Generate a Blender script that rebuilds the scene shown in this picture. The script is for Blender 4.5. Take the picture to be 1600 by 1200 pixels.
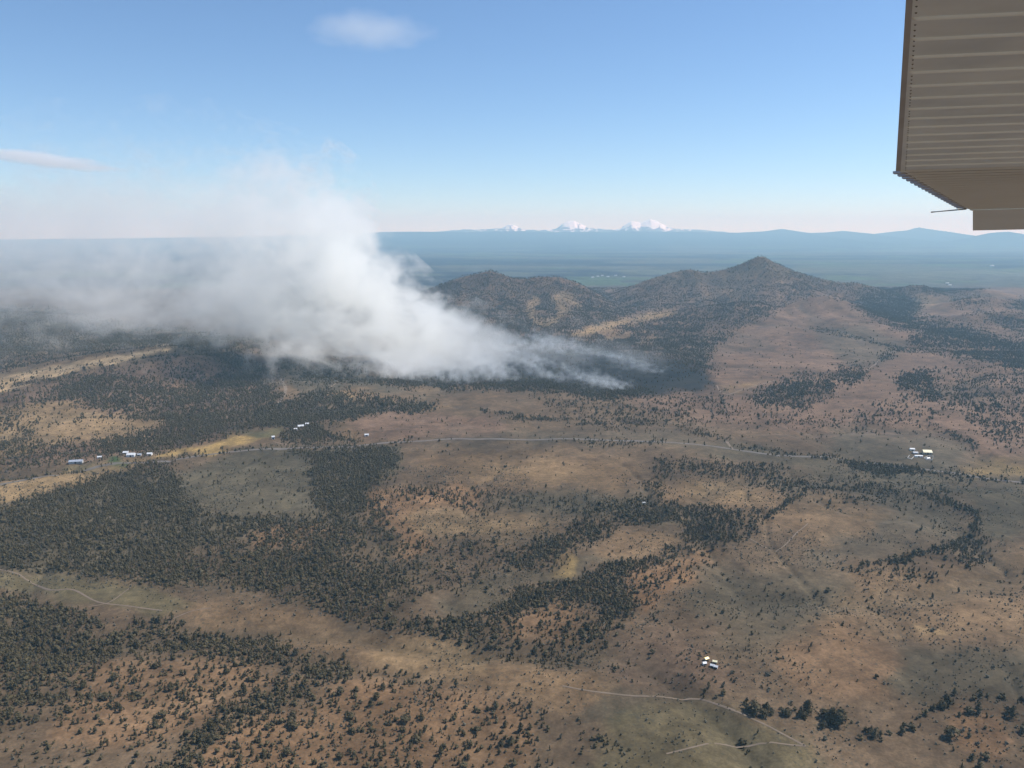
import bpy, bmesh, math, random
import numpy as np

for o in list(bpy.data.objects):
    bpy.data.objects.remove(o)
scene = bpy.context.scene
COL = scene.collection
R = math.radians

# ----------------------------------------------------------------- camera, sky, sun, exposure
CAM_Z = 450.0
F_PX = 1232.0                      # focal length in pixels of a 1600 px wide picture
PITCH = R(10.8)
cam_d = bpy.data.cameras.new('camera')
cam = bpy.data.objects.new('camera', cam_d)
COL.objects.link(cam)
cam.location = (0, 0, CAM_Z)
cam.rotation_euler = (R(90) - PITCH, 0, 0)
cam_d.sensor_width = 36.0
cam_d.lens = 36.0 * F_PX / 1600.0
cam_d.clip_start = 0.05
cam_d.clip_end = 400000
scene.camera = cam

SUN_EL, SUN_AZ = R(52), R(74)     # azimuth clockwise from +Y (the view direction)
world = bpy.data.worlds.new('World')
scene.world = world
world.use_nodes = True
wn = world.node_tree
wn.nodes.clear()
sky = wn.nodes.new('ShaderNodeTexSky')
sky.sky_type = 'NISHITA'
sky.sun_disc = False
sky.sun_elevation = SUN_EL
sky.sun_rotation = SUN_AZ
sky.altitude = 2300
sky.air_density = 1.1
sky.dust_density = 0.0
sky.ozone_density = 6.0
bg = wn.nodes.new('ShaderNodeBackground')
bg.inputs['Strength'].default_value = 0.126
wo = wn.nodes.new('ShaderNodeOutputWorld')
wn.links.new(sky.outputs[0], bg.inputs[0])
wn.links.new(bg.outputs[0], wo.inputs[0])

sun_d = bpy.data.lights.new('sun', 'SUN')
sun_d.energy = 5.0
sun_d.angle = R(0.53)
sun_d.color = (1.0, 0.985, 0.95)
sun = bpy.data.objects.new('sun', sun_d)
COL.objects.link(sun)
SUN_DIR = np.array([math.sin(SUN_AZ) * math.cos(SUN_EL), math.cos(SUN_AZ) * math.cos(SUN_EL), math.sin(SUN_EL)])
from mathutils import Vector, Matrix
sun.rotation_euler = Vector(SUN_DIR).to_track_quat('Z', 'Y').to_euler()
sun.location = (300, 100, 900)

scene.view_settings.view_transform = 'Standard'
scene.view_settings.look = 'None'
scene.view_settings.exposure = 0.18
scene.view_settings.gamma = 1.0
scene.view_settings.use_curve_mapping = False
scene.cycles.use_denoising = True
scene.cycles.max_bounces = 12
scene.cycles.diffuse_bounces = 2
scene.cycles.glossy_bounces = 2
scene.cycles.transmission_bounces = 2
scene.cycles.volume_bounces = 12
scene.cycles.transparent_max_bounces = 12
scene.cycles.volume_step_rate = 0.13
scene.cycles.volume_max_steps = 512

# ----------------------------------------------------------------- projection helpers
cp, sp = math.cos(PITCH), math.sin(PITCH)


def ray(px, py):
    """direction of a pixel of the 1600x1200 photograph, scaled so that its depth is 1"""
    a, b = (px - 800.0) / F_PX, (600.0 - py) / F_PX
    return np.array([a, cp + b * sp, -sp + b * cp])


def at_dist(px, py, D):
    d = ray(px, py)
    return np.array([0, 0, CAM_Z]) + d * (D / d[1])


def project(X, Y, Z):
    y, z = Y, Z - CAM_Z
    dep = np.maximum(y * cp - z * sp, 1.0)
    return 800 + F_PX * X / dep, 600 - F_PX * (y * sp + z * cp) / dep


rng = np.random.default_rng(7)
random.seed(7)

# ----------------------------------------------------------------- numpy noise
def _hash(ix, iy, seed):
    h = (ix.astype(np.int64) * 374761393 + iy.astype(np.int64) * 668265263 + seed * 974634777) & 0xFFFFFFFF
    h = ((h ^ (h >> 13)) * 1274126177) & 0xFFFFFFFF
    return ((h ^ (h >> 16)) & 0xFFFFFF) / float(0xFFFFFF)


def vnoise(x, y, seed=0):
    ix, iy = np.floor(x), np.floor(y)
    fx, fy = x - ix, y - iy
    ux, uy = fx * fx * fx * (fx * (fx * 6 - 15) + 10), fy * fy * fy * (fy * (fy * 6 - 15) + 10)
    a, b = _hash(ix, iy, seed), _hash(ix + 1, iy, seed)
    c, d = _hash(ix, iy + 1, seed), _hash(ix + 1, iy + 1, seed)
    return (a + (b - a) * ux) * (1 - uy) + (c + (d - c) * ux) * uy


def fbm(x, y, seed=0, oct=4, gain=0.5):
    s, a, t = 0, 1.0, 0
    for i in range(oct):
        s = s + a * vnoise(x * 2 ** i + 17.3 * i, y * 2 ** i - 9.1 * i, seed + i)
        t += a
        a *= gain
    return s / t


def ridged(x, y, seed=0, oct=4):
    s, a, t = 0, 1.0, 0
    for i in range(oct):
        s = s + a * (1 - np.abs(2 * vnoise(x * 2 ** i + 5.3 * i, y * 2 ** i + 3.1 * i, seed + i) - 1))
        t += a
        a *= 0.5
    return s / t


def sstep(t):
    t = np.clip(t, 0, 1)
    return t * t * (3 - 2 * t)


# ----------------------------------------------------------------- terrain height
RIDGES = []      # (x points, z points, distance, front width, back width, gully strength, power)


def ridge(px, D, wf, wb, gully=0.35, power=1.35):
    P = np.array([at_dist(a, b, D) for a, b in px])
    o = np.argsort(P[:, 0])
    RIDGES.append((P[o, 0], np.maximum(P[o, 2], 0), D, wf, wb, gully, power))


# wooded twin hills in the middle distance
ridge([(560, 505), (610, 478), (660, 455), (700, 439), (722, 431), (745, 426), (765, 420.5), (780, 425), (800, 433), (820, 434), (850, 430),
       (875, 431), (905, 441), (930, 455), (960, 472), (1000, 500)], 5000, 1500, 1300, 0.72, 1.2)
# the cone-shaped butte and its shoulders
ridge([(850, 500), (900, 480), (945, 464), (985, 447), (1020, 434), (1050, 425), (1078, 420), (1100, 425), (1120, 423), (1142, 418), (1160, 411),
       (1176, 404), (1185, 400.5), (1191, 399.5), (1198, 402), (1212, 410), (1240, 423), (1275, 434), (1310, 441), (1335, 441), (1360, 447), (1395, 455),
       (1425, 446), (1445, 446), (1475, 455), (1510, 452), (1540, 451), (1575, 457), (1610, 466), (1700, 480), (1900, 500)], 5400, 1500, 1600, 0.62, 1.15)
# lower hills in front of the butte
ridge([(860, 560), (905, 530), (960, 508), (1020, 492), (1100, 480), (1150, 474), (1185, 473), (1215, 482), (1240, 474), (1265, 465),
       (1290, 462), (1320, 470), (1360, 486), (1420, 505), (1500, 520), (1600, 535)], 4150, 1150, 700, 0.3, 1.3)
ridge([(1380, 505), (1430, 488), (1470, 474), (1510, 466), (1545, 463), (1580, 469), (1640, 480), (1800, 500)], 4600, 650, 500, 0.5, 1.2)
ridge([(1300, 530), (1420, 505), (1500, 492), (1570, 489), (1640, 494), (1800, 510)], 3900, 450, 450, 0.45, 1.2)
# far dark hills on the left
ridge([(-500, 520), (-200, 500), (-60, 492), (0, 491), (40, 488), (100, 492), (150, 503), (220, 517), (290, 523), (360, 533), (440, 548), (520, 565)], 3700, 900, 900, 0.3, 1.2)
# the grassy rim on the left with its wooded face
ridge([(-600, 640), (-200, 600), (-60, 586), (0, 577), (100, 560), (180, 549), (240, 543), (268, 541), (290, 549), (330, 562), (380, 582), (440, 612)], 2600, 900, 900, 0.25, 1.15)
# blue foothills at the edge of the plain
ridge([(-900, 372), (-200, 371), (0, 374), (200, 372), (400, 369), (540, 364.5), (600, 362), (640, 361.5), (720, 362), (800, 360.5), (860, 362), (930, 361.5), (1000, 361),
       (1080, 361.5), (1150, 363), (1190, 361), (1220, 357), (1262, 363.5), (1290, 362.5), (1315, 360), (1362, 365), (1395, 361), (1418, 359),
       (1433, 354), (1446, 360), (1480, 364), (1520, 368), (1700, 367), (2300, 370)], 34000, 13000, 3500, 0.25, 1.1)
ridge([(1440, 382), (1500, 374), (1530, 367), (1552, 362), (1572, 360.5), (1590, 363), (1615, 370), (1700, 380)], 27000, 4000, 4000, 0.2, 1.2)
ridge([(600, 400), (660, 397), (690, 393), (720, 397), (780, 401)], 21000, 3000, 3000, 0.2, 1.2)


def gully(X, Y):
    """dry drainage lines, 0 on the flats and 1 in the bottom"""
    wx, wy = 120 * (fbm(X / 260, Y / 260, 111, 2) - 0.5), 120 * (fbm(X / 260, Y / 260, 117, 2) - 0.5)
    r_ = 1 - np.abs(2 * vnoise((X + wx) / 430, (Y + wy) / 560, 119) - 1)
    q = 1 - np.abs(2 * vnoise((X + wx) / 150, (Y + wy) / 210, 123) - 1)
    return np.clip((r_ - 0.86) / 0.14, 0, 1) + 0.4 * np.clip((q - 0.88) / 0.12, 0, 1)


def height(X, Y):
    h = 26 * (fbm(X / 620, Y / 620, 3, 3) - 0.5) + 7 * (fbm(X / 130, Y / 130, 9, 3) - 0.5)
    h = h * np.where(Y > 9000, 0.6, 1.0)
    h = h - 9 * gully(X, Y)
    top = np.zeros_like(X)
    for xs, zs, D, wf, wb, gl, pw in RIDGES:
        sel = np.nonzero((Y > D - wf) & (Y < D + wb) & (X > xs[0]) & (X < xs[-1]))
        if len(sel[0]) == 0:
            continue
        x, y = X[sel], Y[sel]
        z = np.interp(x, xs, zs, left=0, right=0)
        dy = y - D
        t = np.clip(np.where(dy < 0, -dy / wf, dy / wb), 0, 1)
        prof = (1 - t) ** pw
        prof = prof * (1 - t * t * 0.25)
        s = wf * 0.32
        g = ridged(x / s + 0.6 * vnoise(x / s, y / s, 5), y / (s * 2.2), 31, 3)
        g2 = ridged(x / (s * 0.35), y / (s * 0.6), 77, 2)
        fade = np.clip(4 * t * (1.05 - t), 0, 1)
        hh = z * prof * (1 - gl * fade * (0.75 * g + 0.35 * g2))
        top[sel] = np.maximum(top[sel], hh)
    # shallow valley that runs through the foreground, and a drop behind the grassy shoulder
    return top + h * np.clip(1 - top / 200, 0.25, 1)


# ----------------------------------------------------------------- land cover traced on the picture, kept on the ground
RW, RH = 800, 600       # raster at half the photograph's size
gx, gy = np.meshgrid((np.arange(RW) + 0.5) * 2, (np.arange(RH) + 0.5) * 2)


def poly_mask(poly):
    p = np.array(poly, float)
    x0, x1 = int(max(0, p[:, 0].min() // 2)), int(min(RW, p[:, 0].max() // 2 + 2))
    y0, y1 = int(max(0, p[:, 1].min() // 2)), int(min(RH, p[:, 1].max() // 2 + 2))
    m = np.zeros((RH, RW), bool)
    sx, sy = gx[y0:y1, x0:x1], gy[y0:y1, x0:x1]
    ins = np.zeros(sx.shape, bool)
    n = len(p)
    for i in range(n):
        xa, ya = p[i]
        xb, yb = p[(i + 1) % n]
        if ya == yb:
            continue
        c = ((ya > sy) != (yb > sy)) & (sx < (xb - xa) * (sy - ya) / (yb - ya) + xa)
        ins ^= c
    m[y0:y1, x0:x1] = ins
    return m


def line_mask(pts, w):
    m = np.zeros((RH, RW), bool)
    for (xa, ya), (xb, yb) in zip(pts[:-1], pts[1:]):
        dx, dy = xb - xa, yb - ya
        t = np.clip(((gx - xa) * dx + (gy - ya) * dy) / (dx * dx + dy * dy + 1e-9), 0, 1)
        m |= ((gx - xa - t * dx) ** 2 + (gy - ya - t * dy) ** 2) < (w / 2) ** 2
    return m


def blur(a, r):
    if r < 1:
        return a
    for _ in range(2):
        for ax in (0, 1):
            pad = [(r + 1, r) if k == ax else (0, 0) for k in range(a.ndim)]
            c = np.cumsum(np.pad(a, pad, mode='edge'), axis=ax)
            n = a.shape[ax]
            hi = np.take(c, np.arange(2 * r + 1, 2 * r + 1 + n), axis=ax)
            lo = np.take(c, np.arange(0, n), axis=ax)
            a = (hi - lo) / (2 * r + 1)
    return a


# trees: (name, density, softness, polygon)  -- the later one replaces the earlier one
TREES = [
    ('open', 0.004, 0, [(-10, 530), (1610, 530), (1610, 1210), (-10, 1210)]),
    ('far_hill', 0.5, 3, [(-10, 485), (100, 490), (200, 514), (300, 520), (440, 545), (330, 548), (270, 538), (200, 545), (60, 556), (-10, 566)]),
    ('rim', 0.22, 3, [(-10, 556), (60, 552), (200, 541), (250, 541), (150, 562), (-10, 590)]),
    ('rim', 0.012, 1, [(-10, 582), (100, 562), (200, 548), (265, 539), (272, 550), (200, 570), (120, 584), (-10, 612)]),
    ('face', 0.28, 4, [(-10, 606), (120, 582), (200, 570), (262, 554), (300, 552), (345, 580), (400, 595), (440, 625), (420, 650), (330, 690), (200, 712), (-10, 735)]),
    ('face', 0.80, 3, [(85, 600), (150, 588), (240, 592), (330, 600), (350, 575), (410, 592), (440, 622), (432, 640), (400, 650), (340, 676), (260, 668), (258, 656), (200, 652), (150, 634), (95, 618)]),
    ('face', 0.30, 3, [(250, 598), (290, 596), (300, 612), (260, 614)]),
    ('face', 0.30, 3, [(305, 612), (350, 616), (365, 626), (320, 622)]),
    ('face', 0.06, 2, [(20, 652), (90, 630), (130, 636), (180, 650), (250, 656), (256, 666), (200, 680), (120, 690), (40, 690)]),
    ('face', 0.85, 3, [(140, 698), (200, 682), (262, 672), (340, 676), (400, 654), (440, 640), (440, 652), (330, 684), (240, 700), (170, 708)]),
    ('face', 0.30, 4, [(-10, 655), (50, 650), (60, 690), (140, 700), (100, 716), (-10, 728)]),
    ('valley', 0.75, 3, [(300, 545), (360, 552), (430, 585), (440, 602), (400, 598), (350, 574)]),
    ('valley', 0.90, 2, [(400, 660), (440, 628), (500, 614), (560, 616), (610, 624), (690, 634), (650, 645), (580, 646), (540, 658), (480, 664), (440, 668)]),
    ('valley', 0.75, 2, [(440, 668), (480, 662), (502, 664), (512, 680), (560, 686), (575, 693), (500, 692), (440, 690)]),
    ('valley', 0.35, 3, [(430, 560), (500, 565), (560, 575), (600, 590), (560, 600), (470, 600), (440, 585)]),
    ('valley', 0.0, 1, [(240, 712), (330, 690), (440, 664), (448, 664), (428, 690), (330, 706), (235, 722)]),
    ('valley', 0.0, 1, [(-10, 755), (150, 728), (230, 722), (190, 738), (60, 770), (-10, 795)]),
    ('mid_hill', 0.46, 4, [(560, 480), (660, 448), (765, 418), (850, 428), (905, 434), (960, 466), (1010, 476), (950, 508), (890, 530), (860, 548), (740, 545), (600, 540)]),
    ('mid_hill', 0.08, 2, [(822, 478), (838, 460), (846, 470), (835, 482), (842, 500), (868, 494), (872, 480), (856, 462), (880, 456), (912, 476), (905, 482), (880, 470), (900, 494), (884, 488), (866, 508), (836, 508), (826, 496)]),
    ('mid_hill', 0.06, 2, [(745, 506), (775, 498), (760, 510)]),
    ('mid_hill', 0.25, 2, [(805, 446), (860, 438), (850, 448)]),
    ('mid_hill', 0.10, 2, [(655, 494), (720, 488), (700, 500), (655, 505)]),
    ('butte', 0.36, 4, [(940, 470), (1060, 420), (1190, 400), (1300, 436), (1400, 452), (1430, 442), (1450, 448), (1420, 480), (1400, 496), (1340, 474), (1290, 460), (1240, 472), (1200, 488), (1100, 478), (1000, 492)]),
    ('butte', 0.12, 3, [(1080, 440), (1115, 426), (1150, 420), (1120, 440), (1090, 452)]),
    ('butte', 0.12, 3, [(1090, 466), (1140, 446), (1155, 450), (1120, 466)]),
    ('knoll', 0.52, 4, [(870, 552), (905, 530), (960, 510), (1010, 505), (1080, 484), (1180, 472), (1215, 484), (1160, 510), (1115, 545), (1105, 566), (1118, 590), (1000, 566)]),
    ('knoll', 0.04, 1, [(892, 520), (940, 505), (1010, 490), (1062, 484), (1050, 492), (985, 506), (900, 527)]),
    ('knoll', 0.04, 1, [(880, 540), (918, 523), (930, 520), (905, 534)]),
    ('knoll', 0.04, 1, [(925, 536), (960, 522), (995, 519), (985, 528), (950, 534)]),
    ('knoll', 0.04, 1, [(935, 520), (965, 512), (968, 518), (945, 524)]),
    ('knoll', 0.05, 1, [(990, 538), (1025, 525), (1030, 528), (1005, 540)]),
    ('knoll', 0.25, 3, [(1090, 500), (1150, 486), (1180, 488), (1150, 505), (1110, 530)]),
    ('right_hill', 0.01, 3, [(1200, 500), (1230, 478), (1290, 461), (1350, 482), (1450, 508), (1430, 540), (1400, 545), (1360, 585), (1300, 592), (1150, 590), (1110, 570), (1150, 520)]),
    ('right_hill', 0.80, 4, [(1330, 470), (1400, 455), (1440, 470), (1420, 500), (1500, 510), (1600, 540), (1600, 500), (1500, 485), (1610, 520), (1610, 565), (1500, 532), (1420, 512), (1360, 492)]),
    ('right_hill', 0.55, 2, [(1440, 444), (1500, 450), (1545, 450), (1500, 460), (1440, 460)]),
    ('right_hill', 0.55, 2, [(1480, 470), (1530, 464), (1560, 470), (1500, 480)]),
    ('right_hill', 0.50, 2, [(1560, 472), (1610, 470), (1610, 486), (1575, 484)]),
    ('right_hill', 0.80, 3, [(1410, 540), (1435, 524), (1500, 536), (1610, 560), (1610, 580), (1480, 548)]),
    ('right_hill', 0.70, 2, [(1372, 562), (1395, 545), (1398, 556), (1380, 564)]),
    ('right_flat', 0.65, 3, [(1165, 625), (1220, 596), (1262, 588), (1310, 592), (1300, 616), (1250, 640), (1220, 645), (1195, 638)]),
    ('right_flat', 0.70, 3, [(1300, 580), (1350, 576), (1355, 590), (1320, 600)]),
    ('right_flat', 0.90, 3, [(1400, 590), (1440, 580), (1465, 592), (1455, 606), (1400, 602)]),
    ('right_flat', 0.80, 3, [(1400, 606), (1460, 606), (1480, 622), (1430, 618)]),
    ('right_flat', 0.28, 5, [(1470, 590), (1520, 580), (1610, 585), (1610, 690), (1560, 690), (1520, 660), (1480, 625)]),
    ('right_flat', 0.22, 5, [(1100, 640), (1180, 640), (1300, 650), (1360, 640), (1400, 620), (1460, 640), (1450, 660), (1350, 665), (1200, 665)]),
    ('burn', 0.05, 4, [(860, 552), (1000, 556), (1110, 578), (1122, 610), (1000, 618), (900, 606), (700, 600), (640, 580), (700, 560)]),
    ('front', 0.95, 2, [(640, 588), (700, 596), (830, 597), (930, 596), (1010, 612), (1040, 618), (940, 626), (860, 612), (740, 606), (640, 604), (560, 592)]),
    ('flat', 0.26, 5, [(830, 620), (960, 630), (1130, 618), (1170, 640), (1090, 664), (1000, 668), (880, 650)]),
    ('flat', 0.01, 3, [(600, 650), (780, 650), (1000, 680), (1300, 690), (1300, 710), (1000, 710), (780, 760), (640, 740)]),
    ('hedge', 0.9, 1, [(1322, 720), (1380, 724), (1445, 732), (1450, 742), (1380, 740), (1325, 732)]),
    ('west_wood', 0.80, 3, [(-10, 795), (60, 775), (150, 745), (220, 728), (270, 730), (290, 775), (330, 805), (420, 810), (490, 800), (470, 760), (450, 705), (520, 700), (600, 698), (625, 715), (622, 742), (578, 760), (572, 778), (596, 798), (612, 830), (650, 862), (690, 880), (640, 925), (598, 982), (540, 966), (490, 958), (430, 930), (380, 918), (330, 908), (290, 918), (200, 908), (100, 895), (-10, 884)]),
    ('west_wood', 0.45, 6, [(250, 860), (330, 830), (420, 818), (520, 820), (540, 850), (450, 870), (330, 890)]),
    ('west_wood', 0.40, 5, [(540, 800), (590, 800), (640, 860), (690, 880), (640, 920), (590, 900), (560, 850)]),
    ('west_wood', 0.03, 3, [(282, 735), (380, 704), (450, 704), (484, 720), (488, 788), (420, 802), (335, 802), (296, 770)]),
    ('mid_wood', 0.34, 5, [(600, 790), (640, 830), (700, 850), (780, 850), (860, 835), (930, 822), (960, 828), (880, 868), (840, 890), (760, 905), (700, 930), (650, 940), (600, 985), (560, 962), (600, 910), (620, 860)]),
    ('mid_wood', 0.75, 3, [(800, 880), (850, 850), (900, 828), (990, 802), (1040, 800), (960, 830), (900, 860), (830, 890)]),
    ('mid_wood', 0.02, 3, [(640, 795), (700, 800), (800, 815), (890, 815), (870, 830), (780, 846), (700, 840), (650, 820)]),
    ('mid_wood', 0.03, 3, [(600, 985), (650, 945), (720, 920), (840, 895), (900, 868), (1040, 826), (1050, 862), (1000, 872), (960, 885), (860, 915), (760, 945), (680, 972)]),
    ('north_wood', 0.22, 3, [(575, 775), (590, 762), (680, 757), (740, 765), (775, 772), (720, 790), (640, 785)]),
    ('north_wood', 0.34, 4, [(716, 782), (760, 770), (830, 778), (900, 786), (985, 775), (1000, 790), (940, 815), (880, 800), (800, 795), (730, 805)]),
    ('north_wood', 0.60, 3, [(960, 790), (1005, 772), (1045, 790), (1085, 795), (1190, 800), (1202, 806), (1165, 842), (1100, 858), (1075, 868), (1045, 862), (1062, 832), (1080, 820), (1050, 810), (990, 818), (950, 822)]),
    ('north_wood', 0.55, 3, [(1012, 770), (1030, 730), (1028, 716), (1045, 714), (1046, 735), (1045, 765), (1035, 775)]),
    ('north_wood', 0.35, 3, [(1040, 716), (1130, 722), (1160, 738), (1120, 740), (1060, 735)]),
    ('north_wood', 0.45, 3, [(1130, 728), (1180, 728), (1220, 735), (1250, 760), (1240, 775), (1180, 750), (1130, 742)]),
    ('east_field', 0.18, 5, [(1200, 740), (1350, 760), (1430, 765), (1420, 800), (1330, 790), (1260, 775)]),
    ('east_line', 0.45, 3, [(1440, 868), (1500, 846), (1528, 820), (1535, 880), (1520, 895), (1480, 870)]),
    ('east_line', 0.25, 4, [(1330, 900), (1380, 885), (1450, 880), (1500, 890), (1450, 905), (1380, 915)]),
    ('ravine', 0.95, 2, [(596, 986), (640, 972), (700, 968), (750, 955), (780, 938), (850, 915), (940, 892), (1000, 876), (1060, 862), (1075, 868), (1010, 892), (968, 905), (985, 930), (990, 958), (950, 965), (930, 945), (860, 945), (800, 960), (780, 990), (740, 1005), (690, 1002), (640, 994)]),
    ('ravine', 0.50, 3, [(690, 1002), (780, 988), (800, 962), (830, 956), (880, 950), (950, 962), (990, 962), (960, 1000), (920, 1035), (860, 1040), (780, 1024)]),
    ('ravine', 0.22, 3, [(810, 965), (890, 945), (915, 965), (880, 985), (830, 990)]),
    ('orange_slope', 0.26, 3, [(970, 905), (1020, 890), (1110, 864), (1150, 858), (1110, 885), (1060, 905), (1020, 940), (996, 960)]),
    ('scrub_slope', 0.07, 6, [(990, 962), (1060, 915), (1180, 930), (1260, 990), (1260, 1060), (1150, 1100), (1060, 1090), (960, 1060), (900, 1050), (950, 1010)]),
    ('glint', 0.35, 3, [(1080, 1058), (1100, 1052), (1135, 1070), (1130, 1095), (1085, 1092)]),
    ('gully_line', 0.0, 2, [(-10, 890), (100, 900), (200, 915), (330, 915), (420, 935), (520, 968), (600, 992), (600, 1010), (520, 1030), (420, 1006), (330, 984), (240, 966), (150, 955), (60, 938), (-10, 920)]),
    ('south_wood', 0.95, 3, [(-10, 922), (60, 945), (150, 962), (165, 990), (200, 985), (180, 1030), (130, 1080), (90, 1110), (40, 1100), (-10, 1090)]),
    ('south_wood', 0.60, 5, [(-10, 1090), (90, 1110), (150, 1060), (200, 1000), (250, 976), (270, 980), (230, 1050), (150, 1120), (-10, 1150)]),
    ('south_wood', 0.75, 3, [(200, 985), (210, 972), (250, 972), (330, 988), (430, 1008), (520, 1036), (500, 1046), (400, 1040), (300, 1025), (220, 1010)]),
    ('south_slope', 0.34, 4, [(200, 1010), (300, 1026), (400, 1040), (460, 1050), (400, 1080), (320, 1115), (230, 1160), (100, 1160), (130, 1100)]),
    ('south_slope', 0.22, 4, [(-10, 1150), (100, 1150), (240, 1160), (300, 1140), (280, 1210), (-10, 1210)]),
    ('south_band', 0.95, 2, [(535, 1034), (490, 1042), (440, 1060), (400, 1084), (340, 1112), (280, 1160), (250, 1200), (300, 1200), (340, 1165), (400, 1130), (470, 1092), (545, 1060)]),
    ('south_slope', 0.30, 4, [(400, 1130), (470, 1095), (545, 1060), (600, 1055), (700, 1068), (780, 1090), (830, 1100), (880, 1130), (850, 1210), (290, 1210), (340, 1168)]),
    ('south_east', 0.04, 4, [(880, 1130), (1000, 1130), (990, 1210), (860, 1210)]),
    ('south_east', 0.25, 3, [(920, 1140), (980, 1135), (970, 1165), (900, 1190), (890, 1180)]),
    ('knoll_trees', 0.05, 3, [(1480, 1110), (1610, 1105), (1610, 1210), (1480, 1210)]),
]
TREE_LINES = [
    ('flat', 0.7, 5, [(756, 642), (800, 650), (860, 655), (945, 662)]),
    ('flat', 0.35, 4, [(1100, 672), (1060, 668), (1145, 688)]),
    ('flat', 0.4, 5, [(1040, 690), (985, 693), (905, 690)]),
    ('flat', 0.35, 5, [(1150, 698), (1240, 712), (1320, 722)]),
    ('flat', 0.35, 5, [(1450, 740), (1530, 748), (1600, 757)]),
    ('valley', 0.35, 4, [(240, 720), (330, 708), (450, 700), (640, 690)]),
    ('valley', 0.3, 4, [(0, 752), (100, 738), (170, 728)]),
    ('valley', 0.45, 5, [(0, 742), (60, 728), (110, 712), (160, 708)]),
    ('right_hill', 0.5, 4, [(1270, 512), (1340, 528), (1400, 545), (1480, 552)]),
    ('right_hill', 0.3, 4, [(1400, 548), (1360, 575), (1330, 580)]),
    ('right_flat', 0.5, 6, [(1490, 635), (1455, 648), (1452, 662), (1480, 676), (1500, 685), (1530, 700)]),
    ('right_flat', 0.4, 5, [(1090, 652), (1160, 650)]),
    ('north_wood', 0.8, 5, [(1200, 806), (1230, 790), (1265, 765)]),
    ('east_line', 0.9, 9, [(1338, 895), (1380, 880), (1440, 865), (1490, 850), (1522, 828), (1524, 806), (1500, 790), (1440, 775)]),
    ('east_field', 0.3, 16, [(1290, 750), (1350, 760), (1420, 775), (1480, 770)]),
    ('knoll_line', 0.30, 12, [(1148, 1104), (1185, 1116), (1250, 1118), (1300, 1128), (1345, 1145), (1380, 1150), (1420, 1135), (1445, 1128)]),
    ('knoll_line', 0.30, 10, [(1440, 1118), (1470, 1108), (1500, 1095), (1540, 1088), (1600, 1088)]),
    ('knoll_line', 0.30, 12, [(1340, 1150), (1400, 1155), (1440, 1140)]),
    ('south_wood', 0.6, 10, [(560, 975), (600, 985), (640, 985)]),
]
tree_names = []
dens_map = np.zeros((RH, RW), np.float32)
name_map = np.zeros((RH, RW), np.int16)
for nm, dn, soft, poly in TREES:
    m = poly_mask(poly)
    if nm not in tree_names:
        tree_names.append(nm)
    k = blur(m.astype(np.float32), soft)
    dens_map = dens_map * (1 - k) + dn * k
    name_map[m] = tree_names.index(nm)
for nm, dn, w, pts in TREE_LINES:
    m = line_mask(pts, w)
    if nm not in tree_names:
        tree_names.append(nm)
    k = blur(m.astype(np.float32), 1)
    dens_map = np.maximum(dens_map, dn * k)
    name_map[m] = tree_names.index(nm)

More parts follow.
